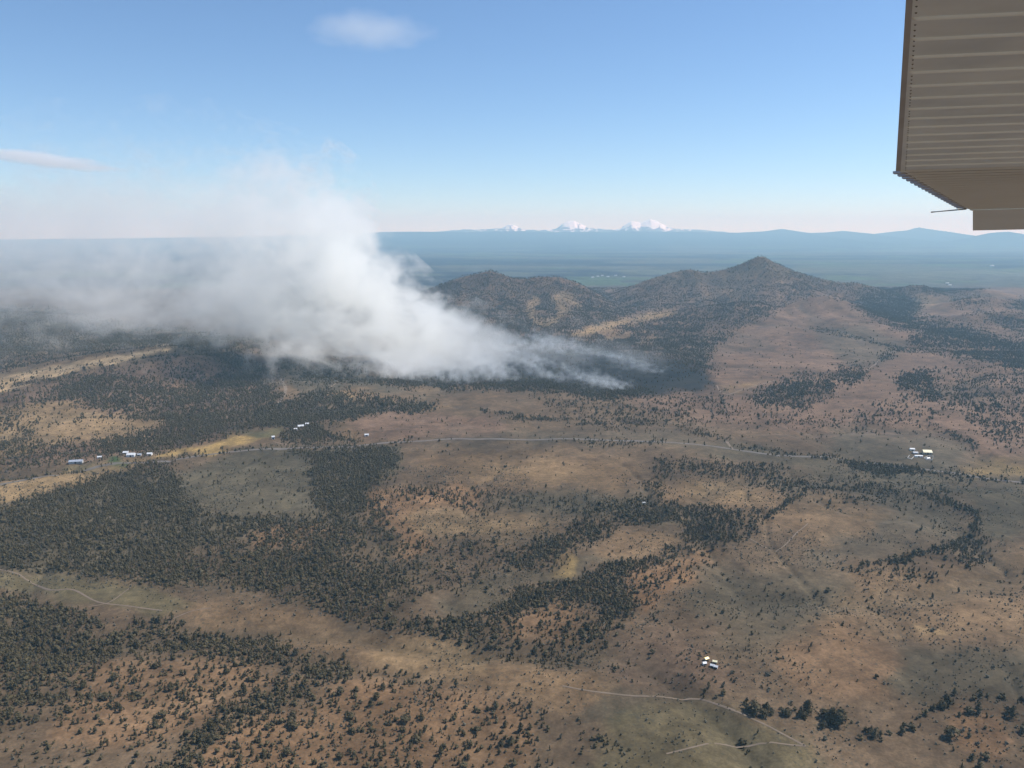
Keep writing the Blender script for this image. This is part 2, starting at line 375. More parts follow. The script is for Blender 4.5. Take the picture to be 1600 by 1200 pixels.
# ground cover: (colour, softness, strength, polygon)
TAN = (0.235, 0.165, 0.108)
DUSK = (0.165, 0.122, 0.088)
ORANGE = (0.265, 0.168, 0.105)
SAGE = (0.112, 0.104, 0.080)
GREY = (0.135, 0.118, 0.094)
STRAW = (0.350, 0.258, 0.158)
PALE = (0.640, 0.490, 0.330)
GOLD = (0.500, 0.365, 0.160)
OLIVE = (0.150, 0.142, 0.085)
GREEN = (0.050, 0.130, 0.045)
BURNT = (0.030, 0.031, 0.034)
LITTER = (0.120, 0.092, 0.066)
ROSE = (0.205, 0.142, 0.112)
COVER = [
    (DUSK, 0, 1, [(-10, 380), (1610, 380), (1610, 1210), (-10, 1210)]),
    (ROSE, 6, 1, [(900, 440), (1610, 440), (1610, 720), (1300, 690), (1000, 640), (880, 560)]),
    (ROSE, 6, 0.8, [(560, 420), (960, 420), (1000, 560), (560, 560)]),
    (GREY, 5, 1, [(-10, 480), (440, 530), (300, 550), (-10, 570)]),
    (TAN, 3, 1, [(-10, 556), (200, 540), (270, 540), (200, 560), (-10, 592)]),
    (PALE, 1, 1, [(-10, 588), (60, 577), (140, 564), (220, 548), (268, 541), (270, 548), (210, 562), (120, 578), (-10, 612)]),
    (ROSE, 4, 1, [(-10, 616), (180, 575), (300, 555), (440, 620), (330, 690), (-10, 735)]),
    (STRAW, 3, 0.8, [(-10, 640), (90, 626), (180, 648), (260, 655), (258, 668), (180, 690), (60, 700), (-10, 720)]),
    (GREY, 4, 1, [(420, 560), (560, 575), (640, 610), (560, 620), (450, 618)]),
    (TAN, 3, 1, [(400, 650), (440, 622), (448, 588), (440, 580), (460, 615), (440, 636), (412, 656)]),
    (TAN, 4, 1, [(540, 600), (700, 640), (620, 640), (540, 615)]),
    (STRAW, 2, 1, [(505, 618), (540, 612), (565, 616), (530, 622)]),
    (STRAW, 2, 1, [(-10, 757), (150, 726), (235, 718), (220, 726), (60, 772), (-10, 795)]),
    (GOLD, 2, 0.9, [(225, 718), (250, 705), (330, 690), (400, 676), (440, 684), (330, 706)]),
    (OLIVE, 1, 1, [(368, 680), (400, 672), (446, 664), (436, 682), (400, 690)]),
    (GREEN, 1, 1, [(171, 718), (190, 716), (192, 725), (172, 727)]),
    (OLIVE, 2, 0.8, [(95, 730), (150, 722), (150, 732), (100, 738)]),
    (TAN, 3, 1, [(495, 672), (520, 668), (560, 676), (620, 686), (560, 690), (510, 680)]),
    (ROSE, 4, 1, [(545, 660), (600, 642), (780, 652), (800, 680), (640, 690), (570, 682)]),
    (SAGE, 3, 0.85, [(282, 735), (380, 704), (620, 698), (630, 745), (575, 765), (560, 800), (420, 805), (335, 803), (296, 770)]),
    (SAGE, 4, 0.9, [(-10, 795), (180, 740), (280, 735), (330, 805), (560, 800), (560, 830), (300, 850), (180, 905), (-10, 884)]),
    (LITTER, 6, 1, [(180, 905), (300, 850), (560, 830), (600, 800), (690, 880), (600, 985), (430, 935)]),
    (ORANGE, 4, 0.8, [(380, 830), (500, 818), (540, 835), (400, 850)]),
    (ORANGE, 4, 0.9, [(572, 780), (590, 764), (700, 758), (775, 772), (720, 795), (640, 800), (690, 860), (640, 880), (600, 830)]),
    (STRAW, 6, 0.55, [(620, 800), (700, 800), (880, 818), (860, 835), (700, 845), (640, 825)]),
    (TAN, 8, 1, [(640, 715), (800, 700), (1000, 720), (980, 760), (860, 765), (700, 745)]),
    (STRAW, 8, 0.35, [(700, 720), (860, 720), (980, 745), (860, 760), (720, 742)]),
    (SAGE, 6, 0.8, [(740, 790), (830, 770), (1000, 770), (1100, 810), (1000, 815), (850, 810)]),
    (SAGE, 5, 0.6, [(650, 945), (760, 905), (900, 868), (1060, 830), (1080, 825), (1000, 870), (860, 910), (720, 960)]),
    (TAN, 5, 0.9, [(930, 850), (1000, 830), (1060, 835), (1050, 862), (960, 875)]),
    (GOLD, 3, 0.5, [(845, 890), (890, 862), (905, 866), (880, 895)]),
    (TAN, 5, 1, [(1030, 760), (1080, 745), (1180, 762), (1260, 785), (1180, 800), (1090, 790), (1040, 790)]),
    (STRAW, 6, 0.45, [(1060, 752), (1140, 752), (1200, 775), (1150, 785), (1080, 775)]),
    (SAGE, 7, 0.8, [(1000, 690), (1150, 692), (1320, 725), (1610, 765), (1610, 830), (1540, 840), (1500, 775), (1300, 745), (1150, 715)]),
    (GREY, 7, 0.8, [(640, 680), (800, 672), (1060, 672), (1140, 690), (900, 690), (700, 692)]),
    (GREY, 8, 0.7, [(1200, 745), (1400, 765), (1500, 790), (1490, 840), (1380, 870), (1250, 890), (1300, 820)]),
    (TAN, 6, 0.7, [(1190, 790), (1280, 770), (1400, 800), (1300, 850), (1200, 830)]),
    (GOLD, 3, 0.45, [(1490, 735), (1560, 726), (1610, 732), (1610, 752), (1540, 745)]),
    (GREY, 6, 0.9, [(1300, 670), (1450, 680), (1520, 700), (1500, 735), (1400, 730), (1300, 710)]),
    (ORANGE, 3, 1, [(962, 900), (1020, 885), (1120, 862), (1150, 862), (1060, 908), (1000, 962)]),
    (ORANGE, 5, 0.7, [(800, 960), (890, 942), (920, 965), (880, 1000), (800, 990)]),
    (SAGE, 12, 0.55, [(1080, 890), (1200, 880), (1350, 900), (1330, 950), (1250, 1010), (1150, 1010), (1080, 960)]),
    (ROSE, 10, 0.6, [(980, 980), (1100, 1000), (1160, 1060), (1050, 1090), (940, 1060)]),
    (TAN, 10, 0.7, [(1350, 890), (1540, 880), (1610, 840), (1610, 1000), (1450, 1000), (1300, 1010), (1270, 960)]),
    (ORANGE, 9, 0.5, [(1240, 1000), (1340, 960), (1420, 1040), (1400, 1100), (1280, 1090), (1220, 1050)]),
    (SAGE, 8, 0.7, [(1430, 1020), (1610, 1010), (1610, 1085), (1540, 1085), (1440, 1110), (1400, 1080)]),
    (ORANGE, 4, 0.8, [(1470, 1130), (1500, 1110), (1560, 1120), (1590, 1160), (1560, 1185), (1490, 1170)]),
    (OLIVE, 4, 0.6, [(-10, 888), (100, 900), (250, 920), (300, 945), (240, 965), (130, 945), (-10, 915)]),
    (TAN, 5, 0.9, [(270, 945), (400, 940), (560, 985), (600, 1000), (520, 1030), (420, 1005), (320, 982)]),
    (TAN, 6, 1, [(500, 1040), (620, 995), (760, 1015), (870, 1045), (960, 1070), (900, 1120), (780, 1090), (620, 1055)]),
    (STRAW, 9, 0.4, [(560, 1035), (640, 1000), (740, 1020), (760, 1060), (640, 1055)]),
    (ORANGE, 6, 0.7, [(130, 1050), (300, 1025), (470, 1050), (330, 1115), (200, 1160), (90, 1170)]),
    (ORANGE, 6, 0.8, [(330, 1170), (480, 1095), (560, 1060), (760, 1090), (850, 1120), (820, 1210), (300, 1210)]),
    (SAGE, 8, 0.6, [(940, 1070), (1060, 1090), (1000, 1130), (920, 1120)]),
    (OLIVE, 8, 0.55, [(990, 1105), (1100, 1100), (1260, 1165), (1300, 1210), (880, 1210), (960, 1150)]),
    (STRAW, 2, 0.6, [(1120, 606), (1160, 600), (1200, 592), (1170, 606), (1135, 614)]),
    (STRAW, 2, 0.8, [(1440, 972), (1480, 974), (1482, 984), (1445, 982)]),
    (BURNT, 4, 1.0, [(640, 570), (720, 546), (860, 543), (1000, 548), (1095, 570), (1126, 608), (1010, 618), (900, 604), (700, 600), (620, 595)]),
    (STRAW, 2, 1, [(892, 520), (940, 505), (1010, 490), (1062, 484), (1050, 492), (985, 506), (900, 527)]),
    (TAN, 1, 1, [(925, 536), (960, 522), (995, 519), (985, 528), (950, 534)]),
    (TAN, 1, 1, [(935, 520), (965, 512), (968, 518), (945, 524)]),
    (TAN, 1, 1, [(990, 538), (1025, 525), (1030, 528), (1005, 540)]),
    (TAN, 1, 1, [(880, 540), (918, 523), (930, 520), (905, 534)]),
    (STRAW, 2, 0.8, [(822, 478), (838, 460), (846, 470), (835, 482), (842, 500), (868, 494), (872, 480), (856, 462), (880, 456), (912, 476), (905, 482), (880, 470), (900, 494), (884, 488), (866, 508), (836, 508), (826, 496)]),
    (TAN, 1, 1, [(745, 506), (775, 498), (760, 510)]),
    (STRAW, 4, 0.5, [(1420, 460), (1450, 456), (1470, 478), (1430, 480)]),
    (GREEN, 1, 0.8, [(655, 495), (722, 487), (700, 500), (655, 504)]),
    (GREY, 4, 0.7, [(1270, 520), (1350, 505), (1420, 540), (1380, 570), (1330, 575), (1290, 545)]),
]
SOIL = np.array((0.645, 0.59, 0.48))      # reflectance of the dry ground against the traced tones
cov_map = np.zeros((RH, RW, 3), np.float32) + np.array(DUSK, np.float32)
for c, soft, st, poly in COVER:
    k = (blur(poly_mask(poly).astype(np.float32), int(soft * 0.6 + 0.5)) * st)[..., None]
    cov_map = cov_map * (1 - k) + np.array(c, np.float32) * k


def lookup(arr, px, py):
    ix = np.clip((px / 2).astype(int), 0, RW - 1)
    iy = np.clip((py / 2).astype(int), 0, RH - 1)
    return arr[iy, ix]


# ----------------------------------------------------------------- materials
def mat(name):
    m = bpy.data.materials.new(name)
    m.use_nodes = True
    nt = m.node_tree
    b = nt.nodes['Principled BSDF']
    return m, nt, b


def N(nt, kind, **kw):
    n = nt.nodes.new(kind)
    for k, v in kw.items():
        setattr(n, k, v)
    return n


def noise_mat(name, c1, c2, scale, rough=0.9, metal=0.0, detail=4, bump=0.0, coords='Object', lo=0.35, hi=0.65):
    m, nt, b = mat(name)
    tc = N(nt, 'ShaderNodeTexCoord')
    nz = N(nt, 'ShaderNodeTexNoise')
    nz.inputs['Scale'].default_value = scale
    nz.inputs['Detail'].default_value = detail
    nt.links.new(tc.outputs[coords], nz.inputs['Vector'])
    rp = N(nt, 'ShaderNodeValToRGB')
    rp.color_ramp.elements[0].position = lo
    rp.color_ramp.elements[1].position = hi
    rp.color_ramp.elements[0].color = (*c1, 1)
    rp.color_ramp.elements[1].color = (*c2, 1)
    nt.links.new(nz.outputs['Fac'], rp.inputs[0])
    nt.links.new(rp.outputs[0], b.inputs['Base Color'])
    b.inputs['Roughness'].default_value = rough
    b.inputs['Metallic'].default_value = metal
    if bump:
        bp = N(nt, 'ShaderNodeBump')
        bp.inputs['Strength'].default_value = bump
        nt.links.new(nz.outputs['Fac'], bp.inputs['Height'])
        nt.links.new(bp.outputs[0], b.inputs['Normal'])
    return m


def mix(nt, a, b, fac, mode='MIX'):
    n = N(nt, 'ShaderNodeMix', data_type='RGBA', blend_type=mode)
    for sock, v in ((n.inputs[6], a), (n.inputs[7], b)):
        if isinstance(v, tuple):
            sock.default_value = (*v, 1)
        else:
            nt.links.new(v, sock)
    if isinstance(fac, (int, float)):
        n.inputs[0].default_value = fac
    else:
        nt.links.new(fac, n.inputs[0])
    return n.outputs[2]


def math_n(nt, op, a, b=0.0, c=0.0, clamp=False):
    n = N(nt, 'ShaderNodeMath', operation=op, use_clamp=clamp)
    for i, v in enumerate((a, b, c)):
        if isinstance(v, (int, float)):
            n.inputs[i].default_value = v
        else:
            nt.links.new(v, n.inputs[i])
    return n.outputs[0]


def ground_material():
    m, nt, b = mat('dry_rangeland')
    at = N(nt, 'ShaderNodeAttribute', attribute_name='cover')
    tc = N(nt, 'ShaderNodeTexCoord')
    col = at.outputs['Color']
    for sc, lo, hi, stretch, amt in ((1 / 190, 0.62, 1.38, (1, 1, 1), 0.9), (1 / 38, 0.70, 1.30, (1, 1, 1), 0.9), (1 / 9, 0.72, 1.28, (1, 1, 1), 0.9), (1 / 2.6, 0.72, 1.25, (1, 1, 1), 0.8)):
        mp = N(nt, 'ShaderNodeMapping')
        mp.inputs['Scale'].default_value = stretch
        nt.links.new(tc.outputs['Object'], mp.inputs['Vector'])
        nz = N(nt, 'ShaderNodeTexNoise')
        nz.inputs['Scale'].default_value = sc
        nz.inputs['Detail'].default_value = 3
        nz.inputs['Roughness'].default_value = 0.6
        nt.links.new(mp.outputs[0], nz.inputs['Vector'])
        rp = N(nt, 'ShaderNodeMapRange')
        rp.inputs['From Min'].default_value = 0.3
        rp.inputs['From Max'].default_value = 0.7
        rp.inputs['To Min'].default_value = lo
        rp.inputs['To Max'].default_value = hi
        nt.links.new(nz.outputs['Fac'], rp.inputs['Value'])
        col = mix(nt, col, rp.outputs[0], amt, 'MULTIPLY')
    # low sagebrush and grass tufts: dark flecks
    vo = N(nt, 'ShaderNodeTexNoise')
    vo.inputs['Scale'].default_value = 1 / 3.4
    vo.inputs['Detail'].default_value = 2
    nt.links.new(tc.outputs['Object'], vo.inputs['Vector'])
    n2 = N(nt, 'ShaderNodeTexNoise')
    n2.inputs['Scale'].default_value = 1 / 120
    n2.inputs['Detail'].default_value = 3
    nt.links.new(tc.outputs['Object'], n2.inputs['Vector'])
    thr = math_n(nt, 'MULTIPLY_ADD', n2.outputs['Fac'], -0.35, 0.78)
    fl = math_n(nt, 'MULTIPLY', math_n(nt, 'SUBTRACT', vo.outputs['Fac'], thr), 9.0, clamp=True)
    col = mix(nt, col, (0.060, 0.058, 0.042), math_n(nt, 'MULTIPLY', fl, 0.6))
    nt.links.new(col, b.inputs['Base Color'])
    b.inputs['Roughness'].default_value = 1.0
    b.inputs['Specular IOR Level'].default_value = 0.1
    return m


M_GROUND = ground_material()
M_BARK = noise_mat('bark', (0.05, 0.036, 0.026), (0.11, 0.08, 0.058), 6.0)


def foliage_mat(name, c1, c2):
    m, nt, b = mat(name)
    tc = N(nt, 'ShaderNodeTexCoord')
    nz = N(nt, 'ShaderNodeTexNoise')
    nz.inputs['Scale'].default_value = 0.9
    nz.inputs['Detail'].default_value = 2
    nt.links.new(tc.outputs['Object'], nz.inputs['Vector'])
    oi = N(nt, 'ShaderNodeObjectInfo')
    f = math_n(nt, 'ADD', math_n(nt, 'MULTIPLY', nz.outputs['Fac'], 0.9), math_n(nt, 'MULTIPLY_ADD', oi.outputs['Random'], 0.8, -0.35), clamp=True)
    nt.links.new(mix(nt, c1, c2, f), b.inputs['Base Color'])
    b.inputs['Roughness'].default_value = 0.85
    b.inputs['Specular IOR Level'].default_value = 0.2
    return m


M_LEAF = foliage_mat('juniper_foliage', (0.056, 0.045, 0.021), (0.106, 0.083, 0.041))
M_SAGE = foliage_mat('sagebrush_foliage', (0.070, 0.066, 0.046), (0.135, 0.120, 0.085))

# ----------------------------------------------------------------- object helpers
def link(o, parent=None):
    COL.objects.link(o)
    if parent is not None:
        o.parent = parent
    return o


def mesh_obj(name, verts, faces, material, parent=None, smooth=False):
    me = bpy.data.meshes.new(name)
    me.from_pydata([tuple(map(float, v)) for v in verts], [], faces)
    me.materials.append(material)
    if smooth:
        me.polygons.foreach_set('use_smooth', [True] * len(me.polygons))
    me.update()
    return link(bpy.data.objects.new(name, me), parent)


def tag(o, label=None, cat=None, group=None, kind=None):
    if label:
        o['label'] = label
    if cat:
        o['category'] = cat
    if group:
        o['group'] = group
    if kind:
        o['kind'] = kind
    return o


def empty(name, loc, rz=0.0):
    o = bpy.data.objects.new(name, None)
    o.empty_display_size = 1.0
    o.location = loc
    o.rotation_euler = (0, 0, rz)
    return link(o)


def grid_mesh(name, V, nr, nc, material, cover=None, smooth=True):
    me = bpy.data.meshes.new(name)
    me.vertices.add(len(V))
    me.vertices.foreach_set('co', V.astype(np.float32).ravel())
    r, c = np.meshgrid(np.arange(nr - 1), np.arange(nc - 1), indexing='ij')
    i = (r * nc + c).ravel()
    q = np.stack([i, i + 1, i + nc + 1, i + nc], 1).astype(np.int32)
    me.loops.add(q.size)
    me.loops.foreach_set('vertex_index', q.ravel())
    me.polygons.add(len(q))
    me.polygons.foreach_set('loop_start', (np.arange(len(q)) * 4).astype(np.int32))
    if smooth:
        me.polygons.foreach_set('use_smooth', np.ones(len(q), bool))
    if cover is not None:
        a = me.attributes.new('cover', 'FLOAT_COLOR', 'POINT')
        a.data.foreach_set('color', np.concatenate([cover, np.ones((len(cover), 1))], 1).astype(np.float32).ravel())
    me.update(calc_edges=True)
    me.materials.append(material)
    return link(bpy.data.objects.new(name, me))


# ----------------------------------------------------------------- the ground, one sheet to the horizon
def build_ground():
    ys = np.concatenate([np.linspace(-2500, 420, 26), np.geomspace(450, 7000, 470), np.geomspace(7080, 41200, 170)])
    t = np.linspace(-1, 1, 700)
    t = np.sign(t) * np.abs(t) ** 1.15
    Yg, Tg = np.meshgrid(ys, t, indexing='ij')
    X = Tg * (330 + 0.80 * np.maximum(Yg, 0) + np.where(Yg < 450, (450 - Yg) * 0.5, 0))
    Z = height(X, Yg)
    px, py = project(X, Yg, Z)
    # ragged edges between the covers
    w = np.clip(2600 / np.maximum(Yg, 400), 0.5, 3.0)
    jx = (fbm(X / 60, Yg / 60, 41, 4) - 0.5) * 26 * w
    jy = (fbm(X / 60, Yg / 60, 57, 4) - 0.5) * 15 * w
    C = lookup(cov_map, px + jx, py + jy).astype(float)
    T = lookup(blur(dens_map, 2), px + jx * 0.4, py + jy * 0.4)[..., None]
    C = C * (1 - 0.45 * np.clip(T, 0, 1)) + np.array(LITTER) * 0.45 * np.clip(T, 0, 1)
    # broad natural variation
    v = fbm(X / 330, Yg / 330, 61, 4)[..., None]
    C = C * (0.72 + 0.56 * v) * SOIL
    gl_ = np.clip(gully(X, Yg), 0, 1)[..., None]
    C = C * (1 - 0.32 * gl_) + np.array((0.060, 0.055, 0.036)) * 0.32 * gl_
    # the far plain: strips of woodland, dry fields and irrigated fields
    n1 = fbm(X / 2600, Yg / 900, 71, 4)
    n2 = vnoise(X / 700, Yg / 420, 83)
    n3 = fbm(X / 5200, Yg / 2600, 91, 3)
    pl = np.zeros(C.shape) + np.array((0.026, 0.030, 0.038))
    pl = pl + (np.clip((n1 - 0.52) * 9, 0, 1) * 0.8)[..., None] * (np.array((0.085, 0.085, 0.066)) - pl)
    irr = (np.clip((n2 - 0.66) * 12, 0, 1) * np.clip((n3 - 0.46) * 8, 0, 1))[..., None]
    pl = pl + irr * (np.array((0.060, 0.085, 0.050)) - pl)
    belt = (np.exp(-((Yg - 9300) / 1100) ** 2) * np.clip((vnoise(X / 520, Yg / 300, 15) - 0.35) * 4, 0, 1) * 0.5)[..., None]
    pl = pl + belt * (np.array((0.12, 0.13, 0.09)) - pl)
    k = sstep((Yg - 6300) / 700)[..., None]
    C = C * (1 - k) + pl * k
    k = sstep((Yg - 22000) / 5000)[..., None]
    C = C * (1 - k) + np.array((0.020, 0.026, 0.026)) * k
    V = np.stack([X.ravel(), Yg.ravel(), Z.ravel()], 1)
    o = grid_mesh('ground', V, len(ys), len(t), M_GROUND, C.reshape(-1, 3))
    tag(o, 'dry brown rangeland with hills running out to a blue plain', 'ground', kind='structure')
    return o


build_ground()


def hz(x, y):
    return float(height(np.array([float(x)]), np.array([float(y)]))[0])


ON_Y = np.geomspace(420, 60000, 1500)


def on_ground(px, py):
    """the first point of the ground that a pixel's ray meets"""
    d = ray(px, py)
    ys = ON_Y
    for _ in range(2):
        P = np.array([0, 0, CAM_Z]) + d[None, :] * (ys / d[1])[:, None]
        below = P[:, 2] <= height(P[:, 0], P[:, 1])
        if not below.any():
            return at_dist(px, py, 33000)
        i = max(1, int(np.argmax(below)))
        ys = np.linspace(ys[i - 1], ys[i], 24)
    p = P[i]
    return np.array([p[0], p[1], hz(p[0], p[1])])


# ----------------------------------------------------------------- road and tracks
def strip(name, pix, width, material, label, lift=0.35, seg=9.0, cat='track', wob=1.5):
    P = [on_ground(a, b) for a, b in pix]
    # resample with a Catmull-Rom curve
    pts = []
    P2 = [2 * P[0] - P[1]] + P + [2 * P[-1] - P[-2]]
    for i in range(1, len(P2) - 2):
        p0, p1, p2, p3 = P2[i - 1], P2[i], P2[i + 1], P2[i + 2]
        n = max(2, int(np.linalg.norm(p2 - p1) / seg))
        for k in range(n):
            t = k / n
            pts.append(0.5 * ((2 * p1) + (-p0 + p2) * t + (2 * p0 - 5 * p1 + 4 * p2 - p3) * t * t + (-p0 + 3 * p1 - 3 * p2 + p3) * t ** 3))
    pts.append(P[-1])
    A = np.array(pts)
    A[:, 0] += wob * 2 * (fbm(A[:, 0] / 40, A[:, 1] / 40, 5, 2) - 0.5)
    d = np.gradient(A[:, :2], axis=0)
    d /= np.linalg.norm(d, axis=1)[:, None] + 1e-9
    nrm = np.stack([-d[:, 1], d[:, 0]], 1)
    wv = width * (0.75 + 0.5 * fbm(A[:, 0] / 25, A[:, 1] / 25, 8, 2))
    cols = []
    for s in (-0.5, 0, 0.5):
        q = A[:, :2] + nrm * (wv * s)[:, None]
        z = height(q[:, 0], q[:, 1]) + lift * (1.0 if s == 0 else 0.6)
        cols.append(np.stack([q[:, 0], q[:, 1], z], 1))
    V = np.stack(cols, 1).reshape(-1, 3)
    o = grid_mesh(name, V, len(A), 3, material)
    tag(o, label, cat, kind='structure')
    return o


M_ROAD = noise_mat('weathered_asphalt', (0.105, 0.092, 0.078), (0.14, 0.122, 0.104), 0.06)
M_TRACK = noise_mat('bare_soil', (0.135, 0.099, 0.066), (0.175, 0.13, 0.088), 0.08)
strip('road', [(-60, 768), (60, 746), (150, 730), (240, 722), (330, 710), (450, 701), (560, 697), (660, 689), (780, 686), (900, 686), (1040, 691), (1145, 702), (1240, 713),
               (1330, 722), (1440, 733), (1530, 746), (1620, 757)], 9, M_ROAD, 'long pale grey country road crossing the whole plain', cat='road', wob=0)
TRACKS = [
    ([(-20, 886), (40, 905), (80, 922), (115, 922), (155, 941), (200, 947), (255, 954)], 4, 'pale dirt track through the olive meadow below the big wood'),
    ([(140, 948), (170, 942), (195, 925), (205, 918)], 3, 'short dirt spur branching off the meadow track towards the big wood'),
    ([(260, 972), (300, 955), (330, 950)], 3, 'faint dirt path at the edge of the tan meadow'),
    ([(880, 1072), (940, 1082), (1010, 1088), (1080, 1092), (1140, 1108), (1200, 1135), (1260, 1166)], 4, 'dirt track running past the tree line to the olive grass'),
    ([(1040, 1178), (1150, 1168), (1260, 1166)], 3, 'dirt track joining the olive grass track at a corner'),
    ([(1165, 838), (1212, 862), (1250, 828), (1262, 818)], 3, 'thin V-shaped dirt track on the grey brown field'),
    ([(1136, 690), (1146, 703)], 10, 'short wide gravel spur dropping from the hedge to the road'),
    ([(1120, 602), (1126, 612), (1140, 616), (1170, 606), (1210, 594)], 6, 'sandy track at the far corner of the burnt ground'),
    ([(548, 570), (540, 585), (505, 612)], 6, 'pale straight firebreak in the grey flat under the smoke'),
    ([(402, 655), (432, 632), (446, 612), (440, 592)], 14, 'pale dry wash curving out of the wooded valley'),
    ([(428, 690), (470, 700), (530, 699), (560, 694)], 5, 'farm lane joining the country road beside the small wood'),
    ([(1400, 548), (1380, 556), (1360, 575), (1330, 590)], 6, 'sandy lane crossing the grey green flat below the bare hill'),
    ([(1395, 545), (1440, 550), (1500, 556), (1560, 566)], 7, 'sandy road beside the dark grove under the bare hill'),
]
for p, w, lb in TRACKS:
    strip('dirt_track', p, w * 0.62, M_TRACK, lb)

# ----------------------------------------------------------------- trees
def ico(sub=1):
    bm = bmesh.new()
    bmesh.ops.create_icosphere(bm, subdivisions=sub, radius=1)
    v = np.array([x.co[:] for x in bm.verts])
    f = [[a.index for a in x.verts] for x in bm.faces]
    bm.free()
    return v, f


ICO1 = ico(1)


def crown_geo(r, shape, H, W, n_leaf, n_lump):
    """leaf clumps through the volume of the crown: small tilted faces round uneven lumps"""
    V, Fc = [], []

    def radius(t):
        if shape == 'cone':
            return (1 - t) ** 0.8 * min(1, t * 7 + 0.35)
        if shape == 'round':
            return math.sin(math.pi * min(1, max(0, 0.10 + 0.88 * t))) ** 0.7
        return (1 - t ** 2.2) * min(1, t * 5 + 0.3)
    for i in range(n_lump):
        t = (i + 0.5) / n_lump * 0.86 + 0.04
        rad = radius(t) * W
        a = r.uniform(0, 6.28)
        off = rad * r.uniform(0.2, 0.55)
        c = np.array([math.cos(a) * off, math.sin(a) * off, 0.14 * H + t * 0.84 * H])
        s = np.array([rad * r.uniform(0.5, 0.75), rad * r.uniform(0.5, 0.75), H / n_lump * r.uniform(0.8, 1.25)])
        v = ICO1[0] * (1 + np.array([[r.uniform(-0.22, 0.22)] for _ in ICO1[0]])) * s + c
        k = len(V)
        V += [tuple(x) for x in v]
        Fc += [[j + k for j in f] for f in ICO1[1]]
    for i in range(n_leaf):
        t = r.random() ** 0.9
        a = r.uniform(0, 6.28)
        rad = radius(t) * W * r.uniform(0.65, 1.12)
        p = np.array([math.cos(a) * rad, math.sin(a) * rad, 0.12 * H + t * 0.9 * H])
        s = W * r.uniform(0.14, 0.30)
        d1 = np.array([r.uniform(-1, 1), r.uniform(-1, 1), r.uniform(-0.5, 0.9)])
        d2 = np.array([r.uniform(-1, 1), r.uniform(-1, 1), r.uniform(-0.9, 0.3)])
        k = len(V)
        V += [tuple(p + d1 * s), tuple(p + d2 * s), tuple(p - 0.5 * (d1 + d2) * s)]
        Fc.append([k, k + 1, k + 2])
    return V, Fc


def trunk_geo(r, H, W):
    V, Fc = [], []

    def tube(a, b, ra, rb, n=5):
        a, b = Vector(a), Vector(b)
        q = (b - a).to_track_quat('Z', 'Y')
        k = len(V)
        for p, rr in ((a, ra), (b, rb)):
            for i in range(n):
                V.append(tuple(p + q @ Vector((math.cos(6.283 * i / n) * rr, math.sin(6.283 * i / n) * rr, 0))))
        for i in range(n):
            j = (i + 1) % n
            Fc.append([k + i, k + j, k + n + j, k + n + i])
    m1 = (r.uniform(-.1, .1), r.uniform(-.1, .1), H * 0.4)
    tube((0, 0, -0.6), m1, 0.032 * H, 0.022 * H)
    tube(m1, (r.uniform(-.2, .2), r.uniform(-.2, .2), H * 0.9), 0.022 * H, 0.006 * H)
    for i in range(4):
        a = r.uniform(0, 6.28)
        z = H * (0.2 + 0.12 * i)
        tube((0, 0, z), (math.cos(a) * W * 0.6, math.sin(a) * W * 0.6, z + 0.1 * H), 0.011 * H, 0.004 * H, 4)
    return V, Fc


def to_mesh(name, V, Fc, m):
    me = bpy.data.meshes.new(name)
    me.from_pydata([tuple(map(float, v)) for v in V], [], Fc)
    me.materials.append(m)
    return me


r1 = random.Random(3)
KINDS = [('cone', 8.2, 2.7), ('egg', 7.4, 3.1), ('egg', 6.8, 3.3), ('round', 6.0, 3.5), ('egg', 7.6, 2.8), ('round', 5.2, 3.2)]
NEAR = []
for i, (sh, H, W) in enumerate(KINDS):
    NEAR.append((to_mesh('crown', *crown_geo(r1, sh, H, W, 190, 7), M_LEAF), to_mesh('trunk', *trunk_geo(r1, H, W), M_BARK), H))
far_col = bpy.data.collections.new('woodland_sources')
for i, (sh, H, W) in enumerate(KINDS):
    V, Fc = crown_geo(r1, sh, H, W, 26, 4)
    tv, tf = trunk_geo(r1, H, W)
    k = len(V)
    me = to_mesh('woodland_tree', V + tv, Fc + [[a + k for a in f] for f in tf], M_LEAF)
    me.materials.append(M_BARK)
    mi = np.zeros(len(me.polygons), np.int32)
    mi[len(Fc):] = 1
    me.polygons.foreach_set('material_index', mi)
    far_col.objects.link(bpy.data.objects.new('woodland_tree_%d' % i, me))

# candidates all over the ground that the picture covers, thinned by the traced density
MAXD = 0.048
NEARD = 0.100


def sample_points(y0, y1, dens, half):
    area = half * (y1 * y1 - y0 * y0) + 2 * 200 * (y1 - y0)
    n = int(area * dens)
    y = np.sqrt(rng.uniform(y0 * y0, y1 * y1, n))
    x = rng.uniform(-1, 1, n) * (half * y + 150)
    return x, y


_a, _b = sample_points(480, 1900, NEARD, 0.74), sample_points(1900, 6600, MAXD, 0.74)
tx, ty = np.concatenate([_a[0], _b[0]]), np.concatenate([_a[1], _b[1]])
tz = height(tx, ty)
tpx, tpy = project(tx, ty, tz)
w = np.clip(2600 / ty, 0.5, 3.0)
jx = (fbm(tx / 60, ty / 60, 41, 3) - 0.5) * 12 * w
jy = (fbm(tx / 60, ty / 60, 57, 3) - 0.5) * 7 * w
dn = lookup(dens_map, tpx + jx, tpy + jy)
nmv = lookup(name_map, tpx, tpy)
clump = fbm(tx / 55, ty / 55, 101, 3)
dn = dn + np.where(dn < 0.5, 0.035, 0.0) * np.clip(gully(tx, ty), 0, 1) * (ty < 3000)
prob = dn * np.clip(0.92 + 1.9 * (clump - 0.5) + (dn - 0.5) * 0.5, 0.06, 1.6)
keep = rng.random(len(tx)) < prob
